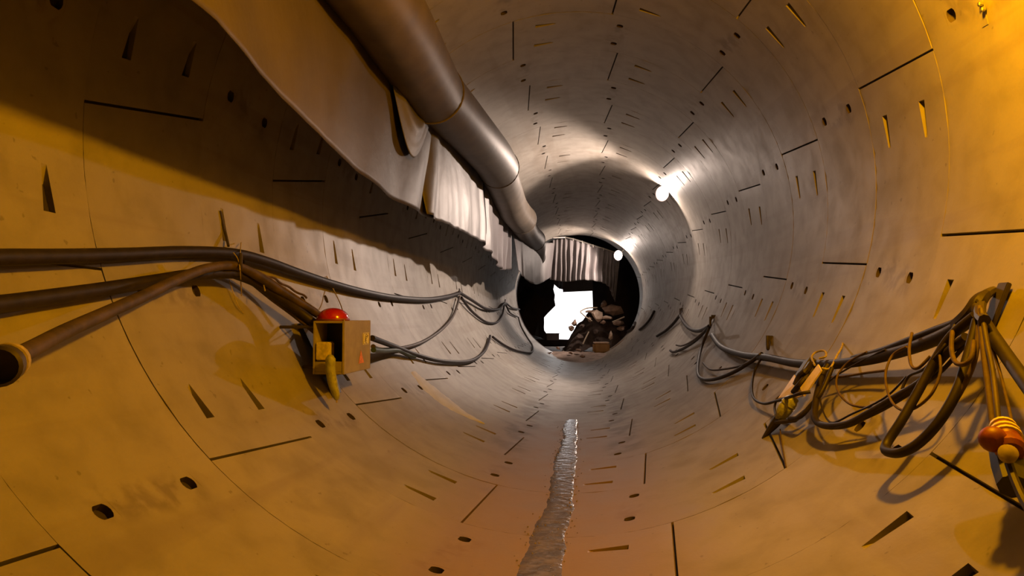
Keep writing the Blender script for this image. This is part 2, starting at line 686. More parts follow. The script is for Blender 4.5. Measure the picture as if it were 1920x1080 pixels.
# far wall with a ragged opening to daylight
hole = [(-2.333,48.000,4.295), (-1.574,48.000,4.218), (-0.675,48.000,4.141), (0.219,48.000,3.919), (0.250,48.000,2.840), (0.280,48.000,1.405), (0.203,48.000,0.187), (-1.227,48.000,0.074), (-2.595,48.000,0.104), (-2.811,48.000,0.392),
        (-3.028,48.000,0.680), (-3.099,48.000,1.185), (-3.099,48.000,1.510), (-2.808,48.000,1.836), (-2.518,48.000,2.125), (-2.265,48.000,2.377), (-2.336,48.000,2.775), (-2.299,48.000,3.100), (-2.407,48.000,3.499), (-2.334,48.000,3.860)]
bm = bmesh.new()


def holed(bm, y):
    outer = [(-9, y, -2), (8.5, y, -2), (8.5, y, 9), (-9, y, 9)]
    inner = [(h[0], y, h[2]) for h in hole]
    vo = [bm.verts.new(p) for p in outer]
    vi = [bm.verts.new(p) for p in inner]
    eo = [bm.edges.new((vo[i], vo[(i + 1) % 4])) for i in range(4)]
    ei = [bm.edges.new((vi[i], vi[(i + 1) % len(vi)])) for i in range(len(vi))]
    bmesh.ops.triangle_fill(bm, use_beauty=True, edges=eo + ei)
    return vi


va = holed(bm, yB)
vb = holed(bm, yB + 0.5)
for i in range(len(va)):
    j = (i + 1) % len(va)
    bm.faces.new((va[i], va[j], vb[j], vb[i]))
me = bpy.data.meshes.new('wall_far')
bm.to_mesh(me)
bm.free()
tag(link('wall_far', me, M['shaft'], smooth=False), kind='structure')

# ---------------------------------------------------------------- lamps


def flood_lamp(y, ang, power, label, gap=0.14, size=0.28, fwd=0.16):
    p = C(ang, y, gap)
    t = empty('flood_lamp', p)
    tag(t, label, 'lamp', 'white flood lamps on the right of the crown')
    inward = (C(ang, y, 1.0) - p).normalized()
    aim = Vector((-1, -fwd, -0.27))
    fix = Vector((-0.75, -1.0, -0.10))
    F = frame(fix)
    hb = MB()
    hb.lathe([(0.02, -0.16), (0.09, -0.15), (0.12, -0.10), (size * .5 + .01, -0.02), (size * .5 + .015, 0.0), (size * .5 - .005, 0.0), (size * .5 - .01, -0.012)], 20, at_matrix((0, 0, 0), F), cap=False)
    hb.build('housing', M['dark_steel'], t)
    lz = MB()
    lz.lathe([(0.0, 0.018), (size * .25, 0.014), (size * .45, 0.002), (size * .5 - .012, -0.012)], 20, at_matrix((0, 0, 0), F), cap=False)
    lz.build('lens', M['lens1'], t)
    br = MB()
    side = F @ Vector((0, 1, 0))
    out = -inward
    br.tube([side * 0.17, side * 0.17 + out * 0.12, out * 0.17, -side * 0.17 + out * 0.12, -side * 0.17], 0.010, 6)
    br.tube([out * 0.15, out * (gap + 0.01)], 0.013, 6)
    br.build('bracket', M['steel'], t)
    lamp_light('lamp_beam', 'SPOT', F @ Vector((0, 0, 0.05)), power, WHITE, 0.08, direction=aim, parent=t, spot=math.radians(118))
    lamp_light('lamp_spill', 'POINT', F @ Vector((0, 0, 0.10)) - inward * 0.08, power * .17, WHITE, 0.05, parent=t)
    return t


flood_lamp(18.35, 48.6, P_W1, 'larger bright white flood lamp on the upper right wall, nearer the camera', size=0.36)
flood_lamp(33.4, 46.0, P_W2, 'small white flood lamp at the far tunnel mouth beside the end curtain', gap=0.40, size=0.46, fwd=0.0)

# warm lamp above the camera's view
ly, la = 4.0, 56
t = tag(empty('sodium_lamp', C(la, ly, 0.30)), 'yellow bulkhead lamp high on the right wall, above the frame', 'lamp')
inward = (C(la, ly, 1.0) - C(la, ly, 0.30)).normalized()
F = frame(inward)
MB().lathe([(0.16, -0.26), (0.17, -0.10), (0.12, -0.08)], 16, at_matrix((0, 0, 0), F)).build('housing', M['dark_steel'], t)
MB().lathe([(0.10, -0.08), (0.11, -0.02), (0.08, 0.05), (0.0, 0.08)], 16, at_matrix((0, 0, 0), F), cap=False).build('lens', M['sodium_lens'], t)
lamp_light('lamp_bulb', 'POINT', F @ Vector((0, 0, 0.14)), P_SODIUM, YELLOW, 0.13, parent=t)

# ---------------------------------------------------------------- ventilation duct
DP = [(-1.80, 0.5, 4.80, .41), (-1.80, 3.0, 4.80, .41), (-1.76, 5.5, 4.80, .41), (-1.80, 8.0, 4.79, .41), (-1.83, 9.4, 4.78, .42)]
DUCT = [
    [(-1.78, -1.0, 4.81, .40), (-1.78, 3.0, 4.81, .40), (-1.74, 6.5, 4.81, .405), (-1.80, 8.4, 4.79, .415), (-1.84, 9.35, 4.77, .425)],
    [(-1.84, 9.2, 4.80, .40), (-1.72, 11.5, 4.82, .40), (-1.62, 13.3, 4.80, .41), (-1.60, 14.3, 4.76, .42)],
    [(-1.62, 14.1, 4.76, .385), (-1.68, 16.0, 4.66, .385), (-1.74, 18.0, 4.52, .40), (-1.72, 20.2, 4.50, .42)],
    [(-1.74, 20.0, 4.50, .38), (-1.86, 23.0, 4.50, .39), (-1.85, 26.0, 4.52, .41)],
    [(-1.85, 25.9, 4.52, .38), (-1.90, 27.5, 4.46, .38), (-1.98, 28.4, 4.30, .38), (-2.02, 28.9, 4.12, .39)],
]
duct = tag(empty('ventilation_duct', (-1.8, 0, 4.4)), 'long dark brown ventilation duct slung under the crown on the left', 'duct')
for i, sec in enumerate(DUCT):
    pts = spline([Vector(q[:3]) for q in sec], 10)
    rad = []
    n = len(pts)
    for k in range(n):
        u = k / (n - 1) * (len(sec) - 1)
        j = min(int(u), len(sec) - 2)
        rad.append(sec[j][3] + (sec[j + 1][3] - sec[j][3]) * (u - j))
    mb = MB().tube([p - Vector((-1.8, 0, 4.4)) for p in pts], rad, 28, cap=False)
    # rolled rim at the far end, inner wall
    o = mb.build('duct_section', M['duct'], duct)
    d = (pts[-1] - pts[-2]).normalized()
    rim = MB()
    cc = pts[-1] - Vector((-1.8, 0, 4.4))
    F = frame(d)
    rr = rad[-1]
    rim.tube([cc + F @ Vector((math.cos(a) * rr, math.sin(a) * rr, 0)) for a in [2 * PI * q / 28 for q in range(29)]], 0.014 if i != 0 else 0.018, 6, cap=False)
    rim.build('rim', M['duct'], o)
for y in (2.5, 6.2, 11.0, 16.5, 22.5):
    hb = MB()
    hb.tube([Vector((-1.8, y, 5.2)) - Vector((-1.8, 0, 4.4)), Vector((-1.95 + bend(y)[0], y, 5.31)) - Vector((-1.8, 0, 4.4))], 0.01, 6)
    hb.build('hanger', M['steel'], duct)

# ---------------------------------------------------------------- plastic curtain panels


def lerp_tab(tab, y):
    if y <= tab[0][0]:
        return tab[0][1:]
    for p, q in zip(tab, tab[1:]):
        if y <= q[0]:
            t = (y - p[0]) / (q[0] - p[0])
            return tuple(a + (b_ - a) * t for a, b_ in zip(p[1:], q[1:]))
    return tab[-1][1:]


# chainage, x bottom, z bottom, x top, z top
EDGE = [(-1.5, -1.62, 3.33, -1.90, 4.98), (3.5, -1.65, 3.32, -1.90, 4.98), (4.6, -1.82, 3.255, -1.98, 4.98), (5.9, -1.94, 3.21, -2.02, 4.98), (7.8, -2.06, 3.151, -2.06, 4.95),
        (9.1, -2.06, 3.152, -2.06, 4.9), (11.6, -1.97, 3.196, -2.02, 4.85), (13.9, -1.91, 3.22, -2.0, 4.85), (16.5, -2.0, 3.14, -2.0, 4.75), (19.1, -2.12, 3.09, -2.05, 4.6),
        (23, -2.2, 3.04, -2.1, 4.6), (27.5, -2.20, 2.98, -2.15, 4.6), (29.5, -2.1, 2.98, -2.1, 4.6)]


def curtain(name, label, y0, y1, folds, thick=0.006, nh=34, dens=9.0, top_gather=None, bottom_extra=None, swag=None, offx=0.0, m='film'):
    n = int((y1 - y0) * dens) + 2
    vs, fs = [], []
    for i in range(n + 1):
        u = i / n
        y = y0 + (y1 - y0) * u
        xb, zb, xt, zt = lerp_tab(EDGE, y)
        if bottom_extra:
            zb += bottom_extra(y, u)
        for j in range(nh + 1):
            v = j / nh
            x = xt + (xb - xt) * v
            z = zt + (zb - zt) * v
            dx, dy, dz = folds(y, u, v)
            x += offx + dx
            p = Vector((x, y + dy, z + dz))
            # keep inside the lining
            q = Vector((p.x - bend(y)[0], p.z - 3 - bend(y)[1]))
            if q.length > 2.95:
                q *= 2.95 / q.length
                p.x, p.z = q.x + bend(y)[0], q.y + 3 + bend(y)[1]
            vs.append(p)
    W_ = nh + 1
    for i in range(n):
        for j in range(nh):
            a = i * W_ + j
            fs.append((a, a + 1, a + W_ + 1, a + W_))
    mb = MB()
    mb.add(vs, fs)
    c0 = Vector(vs[len(vs) // 2])
    o = mb.build(name, M[m], origin=c0, angle=180)
    md = o.modifiers.new('thickness', 'SOLIDIFY')
    md.thickness = thick
    tag(o, label, 'curtain', 'plastic sheets hung along the left side')
    return o


def fn(x, y, z=0.0):
    return noise.noise(Vector((x, y, z)))


def folds_near(y, u, v):
    d = 0.035 * fn(y * .5, v * 1.2) + 0.010 * fn(y * 3.1 + v * 1.4, v * 2.0, 3)
    # big diagonal pull folds near its far end
    e = max(0.0, (u - 0.66) / 0.34)
    d += e * 0.07 * math.sin(y * 4.0 + v * 3.0) * (0.35 + v * .4)
    return (d, 0.0, 0.0)


def folds_mid(y, u, v):
    d = 0.020 * fn(y * 1.3, v * 1.5, 5) + 0.012 * fn(y * 4.0, v * 2.5, 8)
    e = max(0.0, (u - 0.55) / 0.45)
    d += (0.006 + 0.075 * e ** 1.5) * math.sin(y * 7.5 + 1.6 * v * v + fn(y, v * 2) * 1.2) * (0.25 + 0.75 * v ** .6)
    s = max(0.0, (0.16 - u) / 0.16)
    d += 0.08 * s * math.sin(v * 5.0 + y * 6)
    return (d, 0.0, 0.0)


def folds_far(y, u, v):
    d = 0.02 * fn(y * 1.3, v * 1.5, 11)
    d += (0.03 + 0.045 * abs(fn(y * .4, 2.2)) + 0.04 * u) * math.sin(y * 5.2 + 1.3 * v + fn(y * .8, v * 2, 4) * 2.0) * (0.3 + 0.7 * v)
    return (d, 0.0, 0.0)


curtain('plastic_curtain', 'brown-lit smooth plastic curtain at the top left, nearest the camera', -4.1, 10.3, folds_near, dens=7, nh=30, m='shaded_film')


def folds_swag(y, u, v):
    s = math.sin(PI * u)
    return (0.04 + 0.07 * s * math.sin(PI * min(1, v * 1.1)) + 0.012 * math.sin(v * 14 + u * 3) * s, 0.0, -0.42 * s * (1 - v))


curtain('plastic_curtain', 'pale slack fold of curtain drooping in a U beside the duct joint', 8.0, 9.7, folds_swag, dens=26, nh=26,
        bottom_extra=lambda y, u: 1.25 - 0.62 * math.sin(PI * u), offx=0.03)
curtain('plastic_curtain', 'pale grey curtain sheet with gathered bright folds hanging lower at its far end', 9.7, 15.2, folds_mid, dens=26, nh=34,
        bottom_extra=lambda y, u: -0.10 * max(0.0, (u - .80) / .2) + 0.03 * fn(y * 3, 1), offx=0.02)
curtain('plastic_curtain', 'pleated grey curtain sheet under the bend of the duct', 14.9, 21.5, folds_far, dens=20, nh=34,
        bottom_extra=lambda y, u: 0.10 * math.cos(u * 2 * PI) - 0.05 + 0.03 * fn(y * 2, 1), offx=0.0)


def end_curtain(name, label, top, bot, drape, n=120, nh=30, seed=0, amp=0.10, freq=42):
    vs, fs = [], []
    tp, bt = spline([Vector(p) for p in top], 20), spline([Vector(p) for p in bot], 20)

    def samp(L_, u):
        f = u * (len(L_) - 1)
        i = min(int(f), len(L_) - 2)
        return L_[i].lerp(L_[i + 1], f - i)
    for i in range(n + 1):
        u = i / n
        a, b_ = samp(tp, u), samp(bt, u)
        for j in range(nh + 1):
            v = j / nh
            p = a.lerp(b_, v)
            k = fn(u * 5, seed) * 2.2
            d = amp * (0.35 + 0.65 * v) * math.sin(u * freq + k * 2 + v * 1.5 * fn(u * 6, 3.3, seed)) + 0.05 * fn(u * 12, v * 3, seed + 4)
            d += drape(u, v)
            vs.append(p + Vector((0.25 * d, -d, 0)))
    W_ = nh + 1
    for i in range(n):
        for j in range(nh):
            q = i * W_ + j
            fs.append((q, q + 1, q + W_ + 1, q + W_))
    mb = MB()
    mb.add(vs, fs)
    o = mb.build(name, M['film'], origin=Vector(vs[len(vs) // 2]), angle=180)
    md = o.modifiers.new('thickness', 'SOLIDIFY')
    md.thickness = 0.006
    return tag(o, label, 'curtain')


end_curtain('plastic_curtain', 'scalloped plastic sheet hanging lowest at the left corner below the duct mouth',
            [(-2.097,21.300,4.427), (-1.934,23.500,4.429), (-1.799,27.000,4.576), (-1.500,33.500,5.146)], [(-1.934,21.300,3.078), (-1.917,23.500,2.946), (-1.801,27.000,2.918), (-1.706,33.500,3.526)],
            lambda u, v: 0.0, n=110, seed=2, amp=0.11, freq=26)
end_curtain('plastic_curtain', 'wide pleated plastic curtain hung across the top of the tunnel mouth',
            [(-1.629,34.000,5.353), (-0.974,34.300,5.429), (0.000,34.500,5.230), (1.028,34.600,4.890), (1.437,34.600,4.678)],
            [(-1.787,34.000,3.450), (-0.980,34.300,3.357), (-0.135,34.500,3.440), (0.892,34.600,3.232), (1.298,34.600,2.636)],
            lambda u, v: 0.06 * math.sin(v * 9 + u * 8) * v, n=190, seed=9, amp=0.10, freq=86)
end_curtain('plastic_sheet', 'torn grey plastic strip trailing from the right end of the end curtain',
            [(1.234,34.650,4.711), (1.414,34.700,4.583), (1.595,34.750,4.404)], [(1.172,34.650,2.741), (1.326,34.700,2.483), (1.352,34.750,2.380)],
            lambda u, v: 0.0, n=24, seed=4, amp=0.05, freq=12)

rail = tag(empty('curtain_rail', (-0.127,34.400,5.325)), 'thin jointed rail carrying the curtain across the tunnel mouth', 'rail')
rl = [(-1.623,33.900,5.445), (-1.022,34.200,5.496), (-0.639,34.300,5.424), (-0.204,34.400,5.300), (0.309,34.450,5.117), (0.822,34.500,4.961), (1.486,34.500,4.721)]
o0 = Vector((-0.127,34.400,5.325))
for i in range(len(rl) - 1):
    a, b_ = Vector(rl[i]) - o0, Vector(rl[i + 1]) - o0
    MB().tube([a.lerp(b_, .04), a.lerp(b_, .96)], 0.032, 6).build('bar', M['steel'], rail)
for q in rl[1:-1]:
    p = Vector(q) - o0
    MB().tube([p + Vector((0, 0, 0.04)), p - Vector((0, 0, 0.10))], 0.018, 6).build('clamp', M['steel'], rail)

# ---------------------------------------------------------------- cables


def cable(name, pts, rad, label, cat='cable', m='rubber', sub=7, n=10, group=None, wob=0.0):
    P_ = spline(pts, sub)
    if wob:
        P_ = [p + Vector((fn(i * .21, 1, rad), fn(i * .21, 5, rad), fn(i * .21, 9, rad))) * wob for i, p in enumerate(P_)]
    o = MB().tube(P_, rad, n).build(name, M[m], origin=P_[0], angle=60)
    return tag(o, label, cat, group)


cable('power_cable', [C(-110.2,3.03,.12), C(-109.2,3.35,.10), C(-108.2,3.82,.09), C(-106.8,4.44,.08), C(-105.1,5.18,.08), C(-104.2,5.91,.10), C(-104.7,6.51,.10), C(-106.0,7.24,.09), C(-107.4,8.15,.08), C(-108.7,9.28,.08), C(-109.4,10.84,.07), C(-109.0,13.01,.08), C(-106.6,15.12,.10), C(-103.9,16.63,.12)],
      .046, 'thick black cable, uppermost on the left wall, running on to the first far hook', sub=9, n=14)
cable('power_cable', [C(-103.9,16.63,.12), C(-106.7,18.22,.12), C(-110.3,20.65,.10), C(-109.0,23.92,.10), C(-103.0,26.82,.10), C(-105.2,29.48,.10), C(-103.7,34.10,.10)],
      .040, 'black cable sagging between the two farthest hooks of the left wall, upper one', n=10)
cable('power_cable', [C(-114.9,3.00,.10), C(-114.3,3.26,.09), C(-113.2,3.65,.08), C(-111.9,4.12,.08), C(-110.4,4.64,.09), C(-109.4,5.01,.12), C(-108.7,5.38,.14), C(-108.5,5.72,.17)],
      .046, 'thick black cable on the left wall, middle of the three at the left edge', sub=9, n=14)
cable('power_cable', [C(-126.7,2.51,.62), C(-124.0,2.80,.50), C(-120.9,3.18,.40), C(-117.6,3.67,.32), C(-114.4,4.18,.26), C(-111.3,4.67,.22), C(-108.5,5.20,.20), C(-107.7,5.64,.22), C(-109.7,5.98,.24), C(-113.2,6.36,.26), C(-117.6,6.79,.30)],
      .038, 'thick brown cable rising from the round coupling at the left edge to the hook', m='rubber_dusty', sub=9, n=14)
cable('power_cable', [C(-108.5,5.72,.15), C(-109.9,6.01,.17), C(-112.7,6.27,.20), C(-116.2,6.51,.24), C(-120.1,6.61,.30)],
      .045, 'thick black cable dropping from the left hook into the back of the cabinet', sub=9, n=12)
cable('control_cable', [C(-107.6,5.73,.15), C(-109.4,6.00,.13), C(-112.6,6.28,.14), C(-116.3,6.51,.18), C(-121.0,6.61,.25)],
      .024, 'thin brown cable, lowest of the bundle between left hook and cabinet', m='rubber_dusty', n=10)
cable('control_cable', [C(-107.2,5.82,.18), C(-108.0,6.19,.16), C(-111.2,6.60,.18), C(-116.1,6.92,.26)],
      .016, 'thin pale-edged cable on top of the bundle above the cabinet', m='brown_rope', n=8)
cable('wire', [C(-106.5,6.14,.06), C(-107.1,6.43,.05), C(-108.0,6.75,.05), C(-109.7,7.07,.06), C(-111.6,7.26,.08)],
      .012, 'thin wavy wire just above the bundle from the left hook', m='brown_rope', n=6, wob=.03)
# coupling at the left edge
t = tag(empty('hose_coupling', C(-127.1,2.47,.62)), 'round dark hose coupling cut by the left edge of the frame', 'coupling')
ax = (Vector(C(-124.0,2.80,.50)) - Vector(C(-127.1,2.47,.62))).normalized()
F = frame(-ax)
MB().lathe([(.045, -.10), (.058, -.08), (.062, .02), (.075, .03), (.078, .09), (.066, .10), (.060, .05), (0.0, .045)], 20, at_matrix((0, 0, 0), F), cap=False).build('sleeve', M['dark_steel'], t)
MB().lathe([(.064, -.05), (.072, -.045), (.072, -.01), (.064, -.005)], 20, at_matrix((0, 0, 0), F), cap=False).build('clamp_ring', M['rope'], t)

cable('hanging_cable', [C(-105.6,16.61,.10), C(-114.6,15.20,.07), C(-120.2,13.53,.06), C(-124.3,11.61,.06), C(-125.8,10.20,.07), C(-126.0,8.78,.12), C(-127.2,7.68,.35)],
      .028, 'cable sagging from the first far left hook back to the cabinet', n=8, m='rubber_dusty')
cable('hanging_cable', [C(-106.0,16.80,.10), C(-112.5,17.90,.07), C(-118.4,19.69,.06), C(-118.4,22.15,.06), C(-112.7,24.73,.07), C(-103.9,26.71,.10), C(-109.9,27.92,.08), C(-112.2,31.25,.07)],
      .034, 'black cable sagging between the two farthest left hooks, lower one', n=8)
cable('hanging_cable', [C(-125.2,7.74,.38), C(-126.0,9.21,.16), C(-128.9,10.27,.08), C(-133.2,11.52,.07), C(-136.4,13.45,.07), C(-134.9,15.52,.07), C(-131.2,17.28,.07), C(-127.1,18.57,.08)],
      .034, 'black cable leaving the cabinet side and looping low along the left wall', n=10)
cable('hanging_cable', [C(-128.5,7.50,.38), C(-127.4,8.46,.22), C(-126.9,9.39,.12), C(-128.3,9.91,.07), C(-129.1,10.24,.06)],
      .030, 'short dark green cable under the one leaving the cabinet side', m='green_cable', n=10)
cable('hanging_cable', [C(-127.9,18.99,.07), C(-134.0,20.00,.05), C(-140.4,21.47,.05), C(-145.8,24.20,.06), C(-141.3,27.66,.06), C(-132.5,29.44,.06), C(-121.6,30.53,.07), C(-112.5,31.82,.07)],
      .036, 'thin black cable looping beside the broken left edge of the tunnel mouth', n=8)


def wall_hook(px, label, size=1.0, group='cable hooks on the walls'):
    p, q = px
    t = empty('cable_hook', p)
    tag(t, label, 'hook', group)
    d = Vector(q) - Vector(p)
    up = Vector((0, 0, 1))
    MB().box((0, 0, 0), (0.02 * size, 0.05 * size, 0.09 * size), frame(d).to_3x3() @ Matrix.Rotation(PI / 2, 3, 'Y'), 0.004).build('plate', M['dark_steel'], t)
    MB().tube(spline([(0, 0, 0), d * .5, d * .95, d + up * .05 * size, d + up * .10 * size], 4), 0.012 * size, 6).build('arm', M['dark_steel'], t)
    return t


wall_hook((C(-105.0,6.18,0), C(-108.4,5.61,.26)), 'dark hook on the left wall bundling the near cables with wire', 1.3)
wall_hook((C(-101.8,17.33,0), C(-104.3,16.31,.16)), 'small hook on the left wall, beyond the cabinet')
wall_hook((C(-99.6,28.12,0), C(-103.0,26.43,.14)), 'farthest small hook on the left wall')
wall_hook((C(121.8,9.31,0), C(125.4,8.42,.16)), 'dark hook on the right wall beside the tangled junction box', 1.6)
wall_hook((C(115.9,14.29,0), C(120.4,13.27,.14)), 'dark hook on the right wall, second beyond the junction box', 1.8)
wall_hook((C(111.0,19.70,0), C(114.6,18.74,.12)), 'small dark hook on the right wall, third beyond the junction box', 1.6)
# tie wires at the left hook
tw = MB()
tw.tube(spline([C(-104.7,5.74,.17), C(-106.0,5.73,.20), C(-108.8,5.55,.28), C(-109.7,5.83,.12), C(-111.4,5.95,.03)], 6), .005, 6)
tw.tube(spline([C(-101.3,6.21,.03), C(-103.9,5.92,.15), C(-108.2,5.58,.27)], 6), .005, 6)
tw.tube(spline([C(-108.8,5.78,.05), C(-112.9,5.82,.03), C(-114.5,5.91,.01)], 6), .004, 6)
tw.tube(spline([C(-110.6,6.03,.22), C(-112.1,5.97,.24)], 3), .006, 6)
tag(tw.build('tie_wire', M['rope']), 'loose pale tie wires around the cables at the left hook', 'wire')
# broken strip above
tag(MB().tube(spline([C(-96.2,5.95,0.004), C(-98.9,5.97,0.01), C(-100.3,5.97,.02), C(-102.7,5.90,.06)], 5), .012, 6).build('steel_strap', M['dark_steel']),
    'thin dark strap hanging from the wall down to the uppermost left cable', 'strap')

# ---------------------------------------------------------------- cabinet on the left wall
bx0, bx1, by0, by1, bz0, bz1 = -2.29, -1.985, 6.40, 7.18, 1.19, 1.69
cab = tag(empty('electrical_cabinet', ((bx0 + bx1) / 2, (by0 + by1) / 2, bz0)), 'grey-brown open electrical cabinet fixed to the left wall, red lamp on top', 'cabinet')
c0 = Vector(cab.location)


def cb(mb, lo, hi, bev=.004):
    lo, hi = Vector(lo) - c0, Vector(hi) - c0
    mb.box((lo + hi) / 2, [abs(a) for a in (hi - lo)], None, bev)


body = MB()
th = .022
cb(body, (bx1 - th, by0, bz0), (bx1, by1, bz1))
cb(body, (bx0, by0, bz0), (bx0 + th, by1, bz1))
cb(body, (bx0 + th, by0, bz1 - th), (bx1 - th, by1, bz1))
cb(body, (bx0 + th, by0, bz0), (bx1 - th, by1, bz0 + th))
cb(body, (bx0 + th, by1 - th, bz0 + th), (bx1 - th, by1, bz1 - th))
body.build('body', M['box_paint'], cab, angle=30)
ins = MB()
cb(ins, (bx0 + th, by0 + .30, bz0 + th), (bx1 - th, by0 + .32, bz1 - th), 0)
ins.build('back_plate', M['box_inside'], cab)
lowp = MB()
cb(lowp, (bx0 + th, by0 + .004, bz0 + th), (bx1 - th, by0 + .03, bz0 + .12))
lowp.build('lower_panel', M['box_paint'], cab)
for yy in (by0 + .12, by1 - .12):
    for zz in (bz0 + .06, bz1 - .06):
        rad = Vector((bx0, 0, zz - 3)).normalized()
        reach = math.sqrt(max(0, 9 - (zz - 3) ** 2))
        MB().tube([Vector((bx0 + .01, yy, zz)) - c0, Vector((-reach, yy, zz)) - c0], .016, 6).build('mounting_bracket', M['dark_steel'], cab)
bb = MB()  # thin dark tapered wedge lying against the wall
p4 = [C(-116.4,6.98,.03), C(-116.5,7.50,.03), C(-132.8,6.90,.02), C(-133.2,6.71,.02)]
q4 = [C(-116.6,6.91,.055), C(-116.7,7.43,.055), C(-133.0,6.82,.045), C(-133.4,6.64,.045)]
bb.add([Vector(q) - c0 for q in p4 + q4], [(0, 1, 2, 3), (7, 6, 5, 4), (0, 4, 5, 1), (1, 5, 6, 2), (2, 6, 7, 3), (3, 7, 4, 0)])
tag(bb.build('dark_wedge', M['dark_steel'], cab, smooth=False), 'dark tapered wedge')
pl = MB()
cb(pl, (bx0 + .03, by0 - .01, bz0 + .13), (bx0 + .15, by0 + .16, bz0 + .30), .01)
tag(pl.build('paper_wad', M['paper'], cab), 'yellow paper wad in the open front')
# side stickers
st = MB()
cb(st, (bx1, by1 - .24, bz1 - .245), (bx1 + .002, by1 - .05, bz1 - .125), 0)
sto = tag(st.build('sticker', M['sticker'], cab), 'pale rectangular sticker with a dark drawn emblem')
e = MB()
ec = Vector((bx1 + .003, by1 - .145, bz1 - .185)) - c0
for r_, dy_ in ((.045, 0), (.026, .0)):
    e.tube([ec + Vector((0, math.cos(a) * r_ * .9, math.sin(a) * r_)) for a in [0.6 + q * 4.6 / 14 for q in range(15)]], .003, 5)
e.tube([ec + Vector((0, -.05, -.03)), ec + Vector((0, .0, .0)), ec + Vector((0, .05, .03))], .004, 5)
e.tube([ec + Vector((0, -.085, -.052)), ec + Vector((0, .085, -.052)), ec + Vector((0, .085, .052)), ec + Vector((0, -.085, .052)), ec + Vector((0, -.085, -.052))], .0025, 5)
e.build('emblem', M['sticker_mark'], sto)
tr = MB()
tc_ = Vector((bx1 + .002, by1 - .30, bz0 + .13)) - c0
tr.add([tc_ + Vector(v) for v in ((0, -.075, -.055), (0, .085, -.055), (0, -.01, .075), (.002, -.075, -.055), (.002, .085, -.055), (.002, -.01, .075))], [(0, 2, 1), (3, 4, 5), (0, 1, 4, 3), (1, 2, 5, 4), (2, 0, 3, 5)])
tag(tr.build('warning_sticker', M['sticker_orange'], cab, smooth=False), 'worn orange triangle sticker')
# red lamp cover on top
t = tag(empty('red_signal_lamp', ((bx0 + bx1) / 2 - .02, by0 + .16, bz1)), 'glossy red signal lamp on top of the open cabinet', 'lamp')
dm = MB()
nst = 16
vs = []
for i in range(9):
    ph = i / 8 * PI / 2
    for j in range(nst):
        a = 2 * PI * j / nst
        sq = 1.0
        vs.append((math.cos(ph) * math.cos(a) * .15, math.cos(ph) * math.sin(a) * .16, .02 + math.sin(ph) * .105))
fs = [(i * nst + j, i * nst + (j + 1) % nst, (i + 1) * nst + (j + 1) % nst, (i + 1) * nst + j) for i in range(8) for j in range(nst)]
dm.add(vs, fs)
dm.build('dome', M['red_plastic'], t)
MB().lathe([(.155, 0), (.16, .012), (.155, .024)], 20).build('base', M['red_dull'], t)
cable('hanging_wire', [C(-105.1,8.27,.01), C(-109.3,8.19,.08), C(-114.6,7.81,.22), (bx1 - .01, by0 + .02, bz1)], .0065, 'pale straight wire holding up the cabinet from above', 'wire', m='rope', n=6)
# rolled bag hanging from the open front
t = tag(empty('rolled_bag', (bx0 + .20, by0 - .05, bz0 + .12)), 'long pale yellow rolled bag hanging out of the cabinet front', 'bag')
pp = [(0, 0, .05), (0.0, -.02, .03), (.005, -.03, -.08), (.03, -.03, -.20), (.06, -.03, -.30), (.065, -.03, -.345)]
rr = [.012, .048, .046, .045, .036, .016]
pts = spline(pp, 5)
rads = []
for k in range(len(pts)):
    u = k / (len(pts) - 1) * (len(rr) - 1)
    j = min(int(u), len(rr) - 2)
    rads.append(rr[j] + (rr[j + 1] - rr[j]) * (u - j) + .004 * fn(k * .9, 1))
MB().tube(pts, rads, 12).build('roll', M['film_bag'], t)
MB().tube([(.065, -.03, -.34), (.068, -.03, -.37)], .008, 6).build('knot', M['rope'], t)

# ---------------------------------------------------------------- right side: cable bundle, bracket, junction box, plugs
br = tag(empty('cable_bracket', C(111.6,4.67,0)), 'big dark bracket on the right wall gathering all the near cables', 'bracket')
o0 = Vector(br.location)
p = MB()
a, b_ = Vector(C(111.5,4.55,.02)) - o0, Vector(C(116.2,4.51,.02)) - o0
p.box((Vector(C(113.9,4.53,.03)) - o0), (0.03, 0.10, 0.30), frame(Vector((-.9, 0, .35)), (0, 0, 1)) @ Matrix.Rotation(PI / 2, 3, 'Y'), .005)
p.build('plate', M['dark_steel'], br)
p = MB()
p.tube(spline([Vector(C(111.8,4.65,.02)) - o0, Vector(C(113.1,4.50,.12)) - o0, Vector(C(115.2,4.34,.20)) - o0, Vector(C(117.2,4.16,.26)) - o0, Vector(C(118.3,4.00,.30)) - o0], 6), .030, 8)
p.build('arm', M['dark_steel'], br)
p = MB()
p.tube(spline([Vector(C(112.7,4.54,.10)) - o0, Vector(C(114.5,4.37,.20)) - o0, Vector(C(116.6,4.36,.22)) - o0, Vector(C(118.0,4.48,.20)) - o0], 6), [.02 + .025 * min(1, k / 8) for k in range(19)], 8)
p.build('cable_sock', M['rubber'], br)

